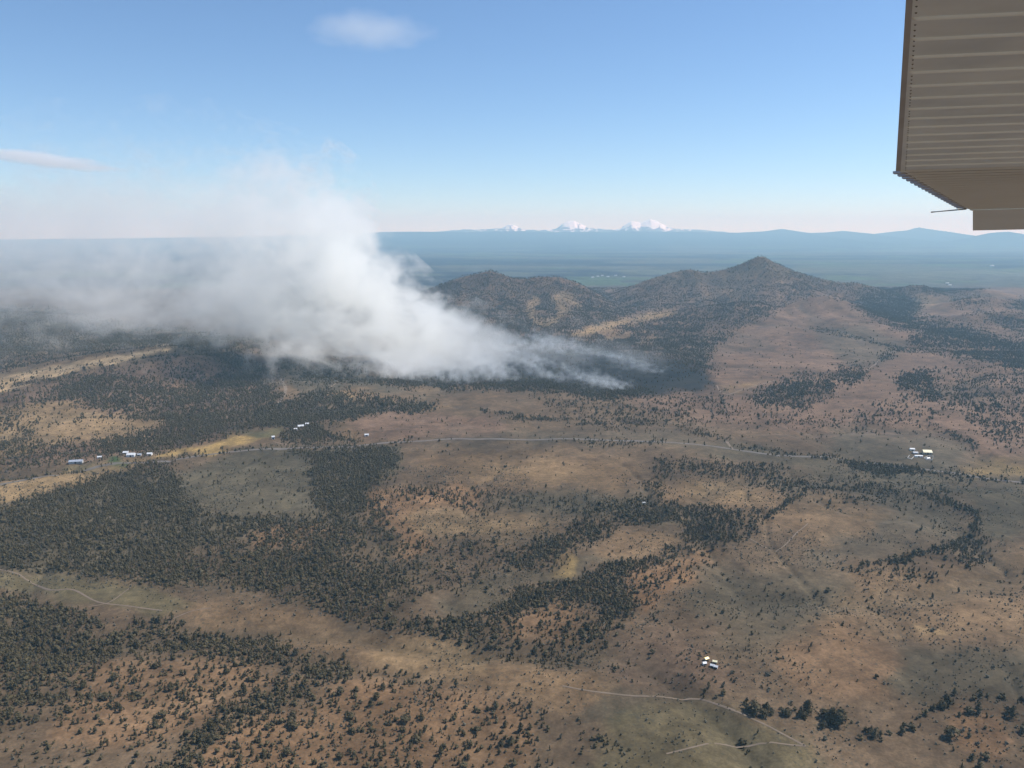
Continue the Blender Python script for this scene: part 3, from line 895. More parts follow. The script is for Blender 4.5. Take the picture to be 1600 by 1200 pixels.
# nothing grows on the road and the tracks
tx, ty, tz, tpx, tpy, nmv, dn = [a[keep] for a in (tx, ty, tz, tpx, tpy, nmv, dn)]
tsc = np.exp(rng.normal(-0.68, 0.36, len(tx))).clip(0.22, 1.25)
big = np.isin(nmv, [tree_names.index(n) for n in ('knoll_line', 'knoll_trees')])
tsc = tsc * np.where(ty > 1900, 1.25, 1.0)
tsc = np.where(big, tsc * 1.8, tsc)
tsc = np.where(np.isin(nmv, [tree_names.index('scrub_slope')]), tsc * 0.75, tsc)
tkind = rng.integers(0, len(KINDS), len(tx))
trot = rng.uniform(0, 6.283, len(tx))

slant = np.sqrt(tx ** 2 + ty ** 2 + (tz - CAM_Z) ** 2)
app = np.array([k[1] for k in KINDS])[tkind] * tsc / slant
inside = (tpx > 4) & (tpx < 1596) & (tpy < 1192) & (tpy > 400)
order = np.argsort(-np.where(inside, app, 0))
NEAR_IDX = order[:300]
TREE_LABELS = {
    'south_wood': ('juniper in the dense wood below the olive meadow track', 'junipers of the dense wood below the meadow track'),
    'south_slope': ('juniper standing spaced out on the orange tan slope among many others', 'junipers spaced out on the orange slope'),
    'south_band': ('juniper in the dark diagonal belt of trees across the orange slope', 'junipers in the diagonal belt'),
    'south_east': ('juniper in the loose clump on the olive brown grass', 'junipers on the olive brown grass'),
    'knoll_line': ('dark tree in the row curving round the bare orange knoll', 'trees in the row round the bare knoll'),
    'knoll_trees': ('lone dark tree on the bare orange knoll', 'trees scattered on the bare knoll'),
    'glint': ('juniper in the small thicket below the shiny sheds', 'junipers below the shiny sheds'),
    'scrub_slope': ('juniper on the brown scrub slope around the shiny sheds', 'junipers on the scrub slope'),
    'ravine': ('juniper in the dark wooded ravine below the long sage strip', 'junipers in the wooded ravine'),
    'orange_slope': ('juniper dotted on the bright orange slope above the ravine', 'junipers above the ravine'),
    'open': ('lone juniper standing alone on open brown grassland', 'lone junipers on the open grassland'),
}


def near_tree(i):
    nm = tree_names[nmv[i]]
    cm, tm, H = NEAR[tkind[i]]
    t = empty('juniper_tree', (tx[i], ty[i], tz[i]), trot[i])
    s = tsc[i]
    t.scale = (s * rng.uniform(0.9, 1.1), s * rng.uniform(0.9, 1.1), s)
    lb, gr = TREE_LABELS.get(nm, ('juniper in the wide dark wood above the olive meadow track', 'junipers of the wide wood above the meadow'))
    shape = {'cone': 'pointed', 'egg': 'bushy', 'round': 'round-crowned'}[KINDS[tkind[i]][0]]
    hm = KINDS[tkind[i]][1] * s
    size = 'small' if hm < 6.0 else ('tall' if hm > 8.0 else 'middle-sized')
    tag(t, size + ' ' + shape + ' ' + lb, 'tree', gr)
    link(bpy.data.objects.new('trunk', tm), t)
    link(bpy.data.objects.new('crown', cm), t)


for i in NEAR_IDX:
    near_tree(int(i))


def scatter(name, X, Y, Z, scale, rot, kind, source, label, cat):
    me = bpy.data.meshes.new(name)
    me.vertices.add(len(X))
    me.vertices.foreach_set('co', np.stack([X, Y, Z], 1).astype(np.float32).ravel())
    for an, ty_, dat in (('tree_scale', 'FLOAT', scale.astype(np.float32)), ('tree_turn', 'FLOAT', rot.astype(np.float32)), ('tree_kind', 'INT', kind.astype(np.int32))):
        a = me.attributes.new(an, ty_, 'POINT')
        a.data.foreach_set('value', dat)
    o = link(bpy.data.objects.new(name, me))
    ng = bpy.data.node_groups.new(name, 'GeometryNodeTree')
    ng.interface.new_socket('Geometry', in_out='INPUT', socket_type='NodeSocketGeometry')
    ng.interface.new_socket('Geometry', in_out='OUTPUT', socket_type='NodeSocketGeometry')
    gi, go = ng.nodes.new('NodeGroupInput'), ng.nodes.new('NodeGroupOutput')
    ci = ng.nodes.new('GeometryNodeCollectionInfo')
    ci.inputs['Collection'].default_value = source
    ci.inputs['Separate Children'].default_value = True
    ci.inputs['Reset Children'].default_value = True
    ip = ng.nodes.new('GeometryNodeInstanceOnPoints')
    ip.inputs['Pick Instance'].default_value = True

    def attr(nm, dt):
        n = ng.nodes.new('GeometryNodeInputNamedAttribute')
        n.data_type = dt
        n.inputs['Name'].default_value = nm
        return n.outputs['Attribute']
    cx = ng.nodes.new('ShaderNodeCombineXYZ')
    ng.links.new(attr('tree_turn', 'FLOAT'), cx.inputs['Z'])
    ng.links.new(gi.outputs[0], ip.inputs['Points'])
    ng.links.new(ci.outputs[0], ip.inputs['Instance'])
    ng.links.new(attr('tree_kind', 'INT'), ip.inputs['Instance Index'])
    ng.links.new(cx.outputs[0], ip.inputs['Rotation'])
    ng.links.new(attr('tree_scale', 'FLOAT'), ip.inputs['Scale'])
    ng.links.new(ip.outputs[0], go.inputs[0])
    md = o.modifiers.new('scatter', 'NODES')
    md.node_group = ng
    tag(o, label, cat, kind='stuff')
    return o


rest = np.ones(len(tx), bool)
rest[NEAR_IDX] = False
scatter('juniper_woodland', tx[rest], ty[rest], tz[rest], tsc[rest], trot[rest], tkind[rest], far_col,
        'dark juniper and pine woodland scattered over the brown hills', 'woodland')
print('TREES', rest.sum())

# low sagebrush on the nearer ground
sage_col = bpy.data.collections.new('sagebrush_sources')
for i in range(3):
    V, Fc = crown_geo(r1, 'round', 0.9, 0.75, 14, 2)
    sage_col.objects.link(bpy.data.objects.new('sagebrush_%d' % i, to_mesh('sagebrush', V, Fc, M_SAGE)))
sx, sy = sample_points(480, 1500, 0.038, 0.72)
sn = fbm(sx / 70, sy / 70, 131, 3)
kp = rng.random(len(sx)) < np.clip((sn - 0.36) * 3.2, 0.02, 0.9)
sx, sy = sx[kp], sy[kp]
scatter('sagebrush', sx, sy, height(sx, sy) - 0.05, np.exp(rng.normal(0.1, 0.4, len(sx))), rng.uniform(0, 6.28, len(sx)), rng.integers(0, 3, len(sx)), sage_col,
        'low grey green sagebrush dotted over the nearer brown slopes', 'shrub')
print('SAGE', len(sx))

# ----------------------------------------------------------------- farm buildings
M_WHITE = noise_mat('white_paint', (0.68, 0.68, 0.66), (0.82, 0.82, 0.80), 0.6)
M_WROOF = noise_mat('white_metal_roof', (0.52, 0.53, 0.54), (0.64, 0.65, 0.66), 0.5, rough=0.45)
M_GROOF = noise_mat('grey_metal_roof', (0.28, 0.31, 0.36), (0.38, 0.41, 0.46), 0.5, rough=0.5)
M_CREAM = noise_mat('cream_roof', (0.72, 0.64, 0.38), (0.85, 0.79, 0.55), 0.4, rough=0.5)
M_GLINTR = noise_mat('glint_yellow_roof', (0.70, 0.48, 0.06), (0.80, 0.58, 0.12), 0.8, rough=0.4)  # golden sun glint painted as the roof's base colour
M_DARK = noise_mat('dark_doorway', (0.03, 0.03, 0.03), (0.06, 0.055, 0.05), 1.0)
M_TANW = noise_mat('tan_siding', (0.32, 0.26, 0.19), (0.42, 0.35, 0.26), 0.7)
M_GREYW = noise_mat('grey_siding', (0.34, 0.34, 0.33), (0.46, 0.46, 0.45), 0.7)


def box(V, Fc, x0, x1, y0, y1, z0, z1):
    k = len(V)
    V += [(x0, y0, z0), (x1, y0, z0), (x1, y1, z0), (x0, y1, z0), (x0, y0, z1), (x1, y0, z1), (x1, y1, z1), (x0, y1, z1)]
    Fc += [[k, k + 3, k + 2, k + 1], [k + 4, k + 5, k + 6, k + 7], [k, k + 1, k + 5, k + 4], [k + 1, k + 2, k + 6, k + 5], [k + 2, k + 3, k + 7, k + 6], [k + 3, k, k + 4, k + 7]]


def gable(name, px, py, L, W, H, rz, wm, rm, label, cat='building', rise=0.28, door=True):
    p = on_ground(px, py)
    t = empty(name, tuple(p), R(rz))
    h, l = W / 2, L / 2
    ap = H + W * rise
    V = [(-l, -h, -1), (l, -h, -1), (l, h, -1), (-l, h, -1), (-l, -h, H), (l, -h, H), (l, h, H), (-l, h, H), (-l, 0, ap), (l, 0, ap)]
    Fc = [[0, 1, 5, 4], [2, 3, 7, 6], [1, 2, 6, 9, 5], [3, 0, 4, 8, 7], [0, 3, 2, 1]]
    mesh_obj('wall', V, Fc, wm, t)
    e, th = 0.5, 0.25
    V, Fc = [], []
    sl = rise * 2 * W / 2 / h
    for s in (-1, 1):
        k = len(V)
        yo, zo = s * (h + e), H - e * sl
        V += [(-l - e, yo, zo + 0.06), (l + e, yo, zo + 0.06), (l + e, 0, ap + 0.06), (-l - e, 0, ap + 0.06)]
        V += [(-l - e, yo, zo + 0.06 + th), (l + e, yo, zo + 0.06 + th), (l + e, 0, ap + 0.06 + th), (-l - e, 0, ap + 0.06 + th)]
        Fc += [[k, k + 1, k + 2, k + 3], [k + 7, k + 6, k + 5, k + 4], [k, k + 4, k + 5, k + 1], [k + 1, k + 5, k + 6, k + 2], [k + 3, k + 7, k + 4, k]]
    mesh_obj('roof', V, Fc, rm, t)
    if door:
        V, Fc = [], []
        box(V, Fc, -1.6, 1.6, -h - 0.08, -h + 0.05, 0, min(H - 0.4, 3.4))
        mesh_obj('door', V, Fc, M_DARK, t)
        for sx_ in (-0.62, 0.62):
            V, Fc = [], []
            box(V, Fc, sx_ * l - 0.7, sx_ * l + 0.7, -h - 0.06, -h + 0.05, H * 0.4, H * 0.75)
            mesh_obj('window', V, Fc, M_DARK, t)
    tag(t, label, cat)
    return t


gable('barn', 205, 713, 15, 10, 4.2, 8, M_WHITE, M_WROOF, 'large white barn with white roof beside the green lawn', 'barn')
gable('farmhouse', 197, 709, 10, 8, 3.2, 8, M_TANW, M_WROOF, 'small house with white roof tucked behind the large white barn', 'house')
gable('shed', 234, 711, 9, 7, 3.2, 5, M_WHITE, M_WROOF, 'small white shed standing apart on bare soil beyond the barn', 'shed')
gable('shed', 217, 712, 9, 6, 2.8, 10, M_GREYW, M_GROOF, 'grey roofed shed joining the large white barn yard', 'shed')
gable('long_shed', 119, 723, 24, 9, 3.4, 12, M_GREYW, M_GROOF, 'long grey blue shed on the olive grass beside the road', 'shed')
gable('farmhouse', 156, 716, 8, 6, 3.0, 10, M_WHITE, M_WROOF, 'tiny white roofed house among dark garden trees by the lawn', 'house')
gable('farmhouse', 427, 686, 6, 6, 5.5, 20, M_WHITE, M_WROOF, 'tall narrow white building at the corner of the olive field', 'building')
gable('barn', 470, 668, 13, 9, 4.0, 20, M_WHITE, M_WROOF, 'largest white roofed barn inside the small dark wood', 'barn')
gable('farmhouse', 480, 664, 8, 7, 3.2, 15, M_WHITE, M_WROOF, 'white house uphill of the barn inside the small wood', 'house')
gable('shed', 462, 672, 7, 6, 3.0, 15, M_WHITE, M_WROOF, 'small white shed downhill of the barn inside the small wood', 'shed')
gable('farmhouse', 573, 681, 9, 6, 3.0, 5, M_WHITE, M_WROOF, 'lone white roofed house on tan ground past the small wood', 'house')
gable('barn', 1448, 709, 17, 13, 4.6, -8, M_TANW, M_CREAM, 'cream yellow roofed barn, biggest building of the fenced ranch yard', 'barn')
gable('shed', 1425, 703.5, 9, 6, 3.0, -8, M_WHITE, M_WROOF, 'white roofed shed at the back of the ranch yard', 'shed')
gable('shed', 1430, 709, 9, 7, 2.6, -8, M_GREYW, M_GROOF, 'low grey roofed shed in the middle of the ranch yard', 'shed')
gable('long_shed', 1435, 714, 15, 4, 2.6, -6, M_WHITE, M_WROOF, 'long thin white roofed stable facing the ranch corral', 'stable')
gable('shed', 1450, 717.5, 7, 4, 2.4, 15, M_WHITE, M_WROOF, 'small white shed at the open end of the corral', 'shed')
gable('shed', 1006, 787, 4.5, 3, 2.2, 10, M_GREYW, M_GREYW, 'small pale roofed shed in a clearing of the ravine head wood', 'shed')
gable('cabin', 1103.5, 1031.5, 4.2, 3.2, 2.2, 30, M_TANW, M_GLINTR, 'small cabin with a yellow sun glint painted on its roof, paired with a white cabin on scrub', 'cabin')
gable('cabin', 1100.5, 1038.5, 3.4, 3.2, 2.2, 15, M_WHITE, M_WROOF, 'small white cabin paired with the glint-yellow roofed cabin', 'cabin')
gable('cabin', 1117, 1036, 4.0, 3.0, 2.2, -20, M_TANW, M_CREAM, 'small cream roofed cabin above the two touching white cabins', 'cabin')
gable('cabin', 1113, 1042, 3.6, 3.2, 2.2, -25, M_WHITE, M_WROOF, 'squat white cabin of the touching pair, nearer the glint-yellow roof', 'cabin')
gable('cabin', 1118.5, 1044, 3.6, 3.2, 2.2, -25, M_WHITE, M_WROOF, 'squat white cabin of the touching pair, away from the glint-yellow roof', 'cabin')


def corral(pts, label):
    P = [on_ground(a, b) for a, b in pts]
    t = empty('corral_fence', tuple(P[0]))
    rel = [p - P[0] for p in P]
    for a, b in zip(rel[:-1], rel[1:]):
        L = np.linalg.norm(b - a)
        n = max(1, int(L / 4))
        for k in range(n):
            c = a + (b - a) * k / n
            V, Fc = [], []
            box(V, Fc, c[0] - .14, c[0] + .14, c[1] - .14, c[1] + .14, c[2] - .3, c[2] + 1.7)
            mesh_obj('post', V, Fc, M_WHITE, t)
        d = (b - a) / L
        q = np.array([-d[1], d[0], 0]) * 0.09
        for z in (0.6, 1.1, 1.55):
            V, Fc = [], []
            for p in (a, b):
                for s in (-1, 1):
                    for dz in (0, 0.26):
                        V.append(tuple(p + q * s + np.array([0, 0, z + dz])))
            Fc = [[0, 1, 3, 2], [4, 6, 7, 5], [0, 4, 5, 1], [2, 3, 7, 6], [1, 5, 7, 3], [0, 2, 6, 4]]
            mesh_obj('rail', V, Fc, M_WHITE, t)
    tag(t, label, 'fence')


corral([(1421, 712), (1418, 716), (1424, 718), (1428, 714)], 'small white rail corral at the stable end of the ranch')
corral([(1444, 716), (1450, 713.5), (1458, 713), (1457, 719), (1448, 719), (1444, 716)], 'larger white rail corral beside the cream roofed barn')

FARB = [(934, 432.5), (941, 431), (950, 433), (962, 431), (975, 433), (926, 434), (1480, 443), (1484, 446)]
for k, (a, b) in enumerate(FARB):
    gable('warehouse', a, b, 26, 17, 7, 12, M_WHITE, M_WROOF, 'distant white building on the green strip behind the hills', 'building', rise=0.15, door=False)['group'] = 'distant white buildings on the plain'
gable('warehouse', 1550, 416, 45, 36, 12, 20, M_WHITE, M_WROOF, 'single bright building far out alone on the blue plain', 'building', rise=0.15, door=False)

# ----------------------------------------------------------------- snowy volcanoes beyond the foothills
def snow_mat():
    m, nt, b = mat('snow_and_rock')
    tc = N(nt, 'ShaderNodeTexCoord')
    nz = N(nt, 'ShaderNodeTexNoise')
    nz.inputs['Scale'].default_value = 1 / 260
    nz.inputs['Detail'].default_value = 5
    mp = N(nt, 'ShaderNodeMapping')
    mp.inputs['Scale'].default_value = (1, 1, 0.35)
    nt.links.new(tc.outputs['Object'], mp.inputs[0])
    nt.links.new(mp.outputs[0], nz.inputs['Vector'])
    sx_ = N(nt, 'ShaderNodeSeparateXYZ')
    nt.links.new(tc.outputs['Object'], sx_.inputs[0])
    hgt = math_n(nt, 'MULTIPLY', math_n(nt, 'SUBTRACT', sx_.outputs['Z'], 520), 1 / 900)
    f = math_n(nt, 'MULTIPLY', math_n(nt, 'ADD', math_n(nt, 'SUBTRACT', nz.outputs['Fac'], 0.60), math_n(nt, 'MULTIPLY', hgt, 0.75)), 12, clamp=True)
    nt.links.new(mix(nt, (0.035, 0.040, 0.050), (0.88, 0.90, 0.94), f), b.inputs['Base Color'])
    b.inputs['Roughness'].default_value = 0.7
    return m


M_SNOW = snow_mat()


def volcano(pix, D, label, seed, depth=2300):
    P = np.array([at_dist(a, b, D) for a, b in pix])
    x0, x1 = P[0, 0], P[-1, 0]
    nx, ny = 150, 60
    xs, ys = np.linspace(x0, x1, nx), np.linspace(-1, 1, ny)
    X, T = np.meshgrid(xs, ys)
    z = np.interp(X, P[:, 0], P[:, 2])
    t = np.abs(T)
    g = ridged(X / 900 + seed, T * 2.2 + seed, seed, 4)
    Z = z * (1 - t) ** 1.1 * (1 - 0.30 * np.clip(4 * t * (1 - t), 0, 1) * g) + 60 * (fbm(X / 260, T * 6, seed + 3, 3) - 0.5) * (1 - t)
    c = (x0 + x1) / 2
    V = np.stack([(X - c).ravel(), (T * depth).ravel(), np.maximum(Z, -20).ravel()], 1)
    o = grid_mesh('mountain', V, ny, nx, M_SNOW)
    o.location = (c, D, 0)
    tag(o, label, 'mountain', kind='structure')


volcano([(738, 372), (760, 363), (780, 358), (788, 353), (795, 349.5), (801, 350.5), (806, 353), (815, 358), (840, 363), (862, 372)], 38300, 'small jagged snowy peak on the far skyline', 3)
volcano([(845, 372), (862, 361), (872, 354), (880, 347.5), (888, 345), (898, 344.5), (906, 348), (915, 353), (925, 359), (950, 365), (965, 372)], 38700, 'rounded snowy dome on the far skyline beside the twin peaks', 5)
volcano([(940, 372), (957, 361), (970, 356), (980, 349), (986, 345.5), (996, 346), (1001, 347.5), (1008, 344), (1016, 341.5), (1024, 344), (1034, 349), (1044, 354), (1060, 358), (1082, 361), (1120, 372)], 37900, 'tallest snowy mountain with twin peaks on the far skyline', 8)

volcano([(640, 372), (680, 361), (705, 359.5), (730, 357), (750, 358.5), (770, 356), (812, 357.5), (840, 359), (868, 357.5), (930, 356), (955, 358.5), (975, 356.5), (1040, 356), (1072, 357.5), (1100, 359),
         (1130, 361), (1170, 372)], 38000, 'low snow streaked range joining the peaks on the far skyline', 12, 2600)

# ----------------------------------------------------------------- smoke
def vec_math(nt, op, a, b=None, s=None):
    n = N(nt, 'ShaderNodeVectorMath', operation=op)
    nt.links.new(a, n.inputs[0])
    if b is not None:
        if isinstance(b, tuple):
            n.inputs[1].default_value = b
        else:
            nt.links.new(b, n.inputs[1])
    if s is not None:
        n.inputs['Scale'].default_value = s
    return n.outputs[0]


def curve(nt, val, pts, x0, x1, vmax):
    """piecewise curve of a value in metres, through a Float Curve node"""
    t = math_n(nt, 'MULTIPLY', math_n(nt, 'SUBTRACT', val, x0), 1 / (x1 - x0), clamp=True)
    n = N(nt, 'ShaderNodeFloatCurve')
    c = n.mapping.curves[0]
    q = [((x - x0) / (x1 - x0), v / vmax) for x, v in sorted(pts)]
    c.points[0].location = q[0]
    c.points[-1].location = q[-1]
    for p in q[1:-1]:
        c.points.new(*p)
    n.mapping.use_clip = False
    n.mapping.update()
    nt.links.new(t, n.inputs['Value'])
    return math_n(nt, 'MULTIPLY', n.outputs[0], vmax)


def smooth(nt, v, lo, hi):
    n = N(nt, 'ShaderNodeMapRange', interpolation_type='SMOOTHSTEP')
    n.inputs['From Min'].default_value = lo
    n.inputs['From Max'].default_value = hi
    nt.links.new(v, n.inputs['Value'])
    return n.outputs[0]


def volume_mat(name, color, aniso=0.35, step=1.0):
    m = bpy.data.materials.new(name)
    m.use_nodes = True
    nt = m.node_tree
    nt.nodes.clear()
    out = N(nt, 'ShaderNodeOutputMaterial')
    pv = N(nt, 'ShaderNodeVolumePrincipled')
    pv.inputs['Color'].default_value = (*color, 1)
    pv.inputs['Anisotropy'].default_value = aniso
    pv.inputs['Density'].default_value = 0.0
    nt.links.new(pv.outputs[0], out.inputs['Volume'])
    m.cycles.volume_step_rate = step
    return m, nt, pv


PLUME_Y = 2750.0
X0, X1 = -4200.0, 600.0
#        x      top   bottom  halfwidth  density
PLUME = [(-4200, 760, 260, 900, 0.00),
         (-3200, 760, 190, 850, 0.06),
         (-2200, 740, 130, 750, 0.11),
         (-1800, 740, 110, 650, 0.135),
         (-1400, 760, 90, 560, 0.175),
         (-1150, 750, 75, 500, 0.25),
         (-980, 780, 55, 460, 0.36),
         (-800, 720, 20, 420, 0.56),
         (-680, 680, 0, 380, 0.78),
         (-590, 675, -20, 350, 0.95),
         (-520, 610, -30, 330, 1.0),
         (-450, 460, -30, 330, 1.0),
         (-360, 310, -30, 320, 0.95),
         (-240, 205, -30, 310, 0.62),
         (-100, 140, -30, 300, 0.34),
         (60, 105, -30, 290, 0.20),
         (250, 85, -30, 280, 0.13),
         (450, 65, -30, 260, 0.08),
         (600, 50, -30, 240, 0.0)]


def plume():
    m, nt, pv = volume_mat('wood_smoke', (0.9995, 0.998, 0.976))
    tc = N(nt, 'ShaderNodeTexCoord')
    P = tc.outputs['Object']
    wz = N(nt, 'ShaderNodeTexNoise')
    wz.inputs['Scale'].default_value = 1 / 330
    wz.inputs['Detail'].default_value = 2
    nt.links.new(P, wz.inputs['Vector'])
    off = vec_math(nt, 'SUBTRACT', wz.outputs['Color'], (0.5, 0.5, 0.5))
    Q = vec_math(nt, 'ADD', P, vec_math(nt, 'SCALE', off, s=260))
    sq = N(nt, 'ShaderNodeSeparateXYZ')
    nt.links.new(Q, sq.inputs[0])
    so = N(nt, 'ShaderNodeSeparateXYZ')
    nt.links.new(P, so.inputs[0])
    x, y, z = sq.outputs
    z = math_n(nt, 'ADD', math_n(nt, 'MULTIPLY', z, 0.6), math_n(nt, 'MULTIPLY', so.outputs['Z'], 0.4))
    top = curve(nt, x, [(a[0], a[1]) for a in PLUME], X0, X1, 800)
    bot = curve(nt, x, [(a[0], a[2]) for a in PLUME], X0, X1, 800)
    hw = curve(nt, x, [(a[0], a[3]) for a in PLUME], X0, X1, 1000)
    dn_ = curve(nt, x, [(a[0], a[4]) for a in PLUME], X0, X1, 1)
    span = math_n(nt, 'MAXIMUM', math_n(nt, 'SUBTRACT', top, bot), 30)
    qt = math_n(nt, 'DIVIDE', math_n(nt, 'SUBTRACT', top, z), span)
    qb = math_n(nt, 'DIVIDE', math_n(nt, 'SUBTRACT', z, bot), span)
    a = math_n(nt, 'MULTIPLY', smooth(nt, qt, -0.05, 0.34), smooth(nt, qb, -0.02, 0.16))
    ly = math_n(nt, 'DIVIDE', y, hw)
    la = math_n(nt, 'SUBTRACT', 1.0, math_n(nt, 'MULTIPLY', ly, ly), clamp=True)
    a = math_n(nt, 'MULTIPLY', a, la)
    nz = N(nt, 'ShaderNodeTexNoise')
    nz.inputs['Scale'].default_value = 1 / 170
    nz.inputs['Detail'].default_value = 5
    nz.inputs['Roughness'].default_value = 0.58
    nt.links.new(vec_math(nt, 'MULTIPLY', P, (0.75, 0.8, 1.0)), nz.inputs['Vector'])
    nf = N(nt, 'ShaderNodeTexNoise')
    nf.inputs['Scale'].default_value = 1 / 55
    nf.inputs['Detail'].default_value = 5
    nf.inputs['Roughness'].default_value = 0.6
    nt.links.new(vec_math(nt, 'MULTIPLY', Q, (0.7, 0.8, 1.0)), nf.inputs['Vector'])
    both = math_n(nt, 'ADD', math_n(nt, 'MULTIPLY', nz.outputs['Fac'], 0.54), math_n(nt, 'MULTIPLY', nf.outputs['Fac'], 0.46))
    e = math_n(nt, 'SUBTRACT', a, math_n(nt, 'MULTIPLY_ADD', both, 6.8, -3.02))
    e = math_n(nt, 'MULTIPLY', smooth(nt, e, 0.0, 0.75), 0.75)
    thin = N(nt, 'ShaderNodeMapRange', interpolation_type='SMOOTHSTEP')
    for nm_, v_ in (('From Min', 120.0), ('From Max', 640.0), ('To Min', 1.0), ('To Max', 0.85)):
        thin.inputs[nm_].default_value = v_
    nt.links.new(so.outputs['Z'], thin.inputs['Value'])
    d = math_n(nt, 'MULTIPLY', math_n(nt, 'MULTIPLY', math_n(nt, 'MULTIPLY', e, dn_), 0.0150), thin.outputs[0])
    nt.links.new(d, pv.inputs['Density'])
    # closed hull round the smoke: the column over the fire and the veil drifting from it
    n = 20

    def hull(rows, name, label):
        V, Fc = [], []
        for (px_, tp, bt, hw_, _) in rows:
            zc, zr, yr = (tp + bt) / 2, (tp - bt) / 2 * 1.12 + 60, hw_ * 1.18 + 60
            for k in range(n):
                th = 6.2832 * k / n
                c_, s_ = math.cos(th), math.sin(th)
                f = 1.0 / max(abs(c_) ** 3.5 + abs(s_) ** 3.5, 1e-6) ** (1 / 3.5)
                V.append((px_, c_ * f * yr, zc + s_ * f * zr))
        for i in range(len(rows) - 1):
            for k in range(n):
                j = (k + 1) % n
                Fc.append([i * n + k, i * n + j, (i + 1) * n + j, (i + 1) * n + k])
        Fc.append(list(range(n)))
        Fc.append([(len(rows) - 1) * n + k for k in reversed(range(n))])
        o = mesh_obj(name, V, Fc, m)
        o.location = (0, PLUME_Y, 0)
        tag(o, label, 'smoke', kind='stuff')
    hull(PLUME, 'smoke_plume', 'huge white smoke plume rising from the fire and drifting off as a veil')


plume()


def wisp_mat():
    m, nt, pv = volume_mat('thin_smoke', (0.88, 0.95, 1.0), step=10.0)
    pv.inputs['Absorption Color'].default_value = (1, 1, 1, 1)
    tc = N(nt, 'ShaderNodeTexCoord')
    P = tc.outputs['Object']       # unit box: x -1 (drifted end) .. 1 (fire), y and z -1 .. 1
    oi = N(nt, 'ShaderNodeObjectInfo')
    sh = math_n(nt, 'MULTIPLY', oi.outputs['Random'], 60)
    cb = N(nt, 'ShaderNodeCombineXYZ')
    for i in range(3):
        nt.links.new(sh, cb.inputs[i])
    nz = N(nt, 'ShaderNodeTexNoise')
    nz.inputs['Scale'].default_value = 3.6
    nz.inputs['Detail'].default_value = 5
    nz.inputs['Roughness'].default_value = 0.6
    nt.links.new(vec_math(nt, 'ADD', vec_math(nt, 'MULTIPLY', P, (1.1, 0.9, 0.75)), cb.outputs[0]), nz.inputs['Vector'])
    s = N(nt, 'ShaderNodeSeparateXYZ')
    nt.links.new(P, s.inputs[0])
    x, y, z = s.outputs
    t = math_n(nt, 'MULTIPLY', math_n(nt, 'SUBTRACT', 1.0, x), 0.5)       # 0 at the fire, 1 downwind
    rise = math_n(nt, 'MULTIPLY_ADD', math_n(nt, 'POWER', math_n(nt, 'MAXIMUM', t, 0.0001), 0.9), 1.15, -0.80)
    wd = math_n(nt, 'MULTIPLY_ADD', t, 0.50, 0.30)
    dz = math_n(nt, 'DIVIDE', math_n(nt, 'SUBTRACT', z, rise), wd)
    dy = math_n(nt, 'DIVIDE', y, math_n(nt, 'MULTIPLY_ADD', t, 0.55, 0.35))
    r2 = math_n(nt, 'ADD', math_n(nt, 'MULTIPLY', dz, dz), math_n(nt, 'MULTIPLY', dy, dy))
    a = math_n(nt, 'SUBTRACT', 1.0, r2, clamp=True)
    a = math_n(nt, 'MULTIPLY', a, smooth(nt, x, -1.0, -0.2))
    a = math_n(nt, 'MULTIPLY', a, smooth(nt, t, 0.0, 0.14))
    e = math_n(nt, 'MAXIMUM', math_n(nt, 'SUBTRACT', a, math_n(nt, 'MULTIPLY_ADD', nz.outputs['Fac'], 5.0, -2.2)), 0.0)
    conc = math_n(nt, 'DIVIDE', 0.0085, math_n(nt, 'ADD', t, 0.35))
    nt.links.new(math_n(nt, 'MULTIPLY', e, conc), pv.inputs['Density'])
    return m


M_WISP = wisp_mat()
bm = bmesh.new()
bmesh.ops.create_cube(bm, size=2.0)
bmesh.ops.subdivide_edges(bm, edges=bm.edges[:], cuts=3, use_grid_fill=True)
for v in bm.verts:          # wedge: narrow and low at the fire, tall downwind
    t = (1 - v.co.x) / 2
    v.co.y *= 0.42 + 0.58 * t
    v.co.z = -1 + (v.co.z + 1) * (0.45 + 0.55 * t)
wme = bpy.data.meshes.new('smoke_wisp')
bm.to_mesh(wme)
bm.free()
wme.materials.append(M_WISP)
PUFF_LINES = [  # fire line in the picture, count, length range, height range, group, label
    ([(620, 594), (700, 599), (835, 597)], 11, (120, 240), (45, 85), 'smoke puffs along the near fire edge', 'ragged white smoke puff along the near burning edge of the wood'),
    ([(870, 598), (940, 604), (1005, 613)], 8, (90, 190), (28, 52), 'smoke puffs behind the front row of trees', 'ragged smoke puff rising behind the last row of unburnt trees'),
    ([(690, 578), (780, 574), (905, 576)], 9, (130, 260), (35, 65), 'smoke puffs along the middle fire line', 'drifting smoke puff along the middle line of fire'),
    ([(730, 552), (830, 550), (935, 556)], 9, (130, 250), (40, 70), 'smoke puffs along the far fire line', 'thin smoke puff along the far line of fire under the hills'),
    ([(960, 556), (1000, 566), (1050, 590)], 4, (140, 240), (22, 36), 'smoke veils over the black ground', 'faint blue smoke veil over the blackened ground'),
]
rw = random.Random(11)
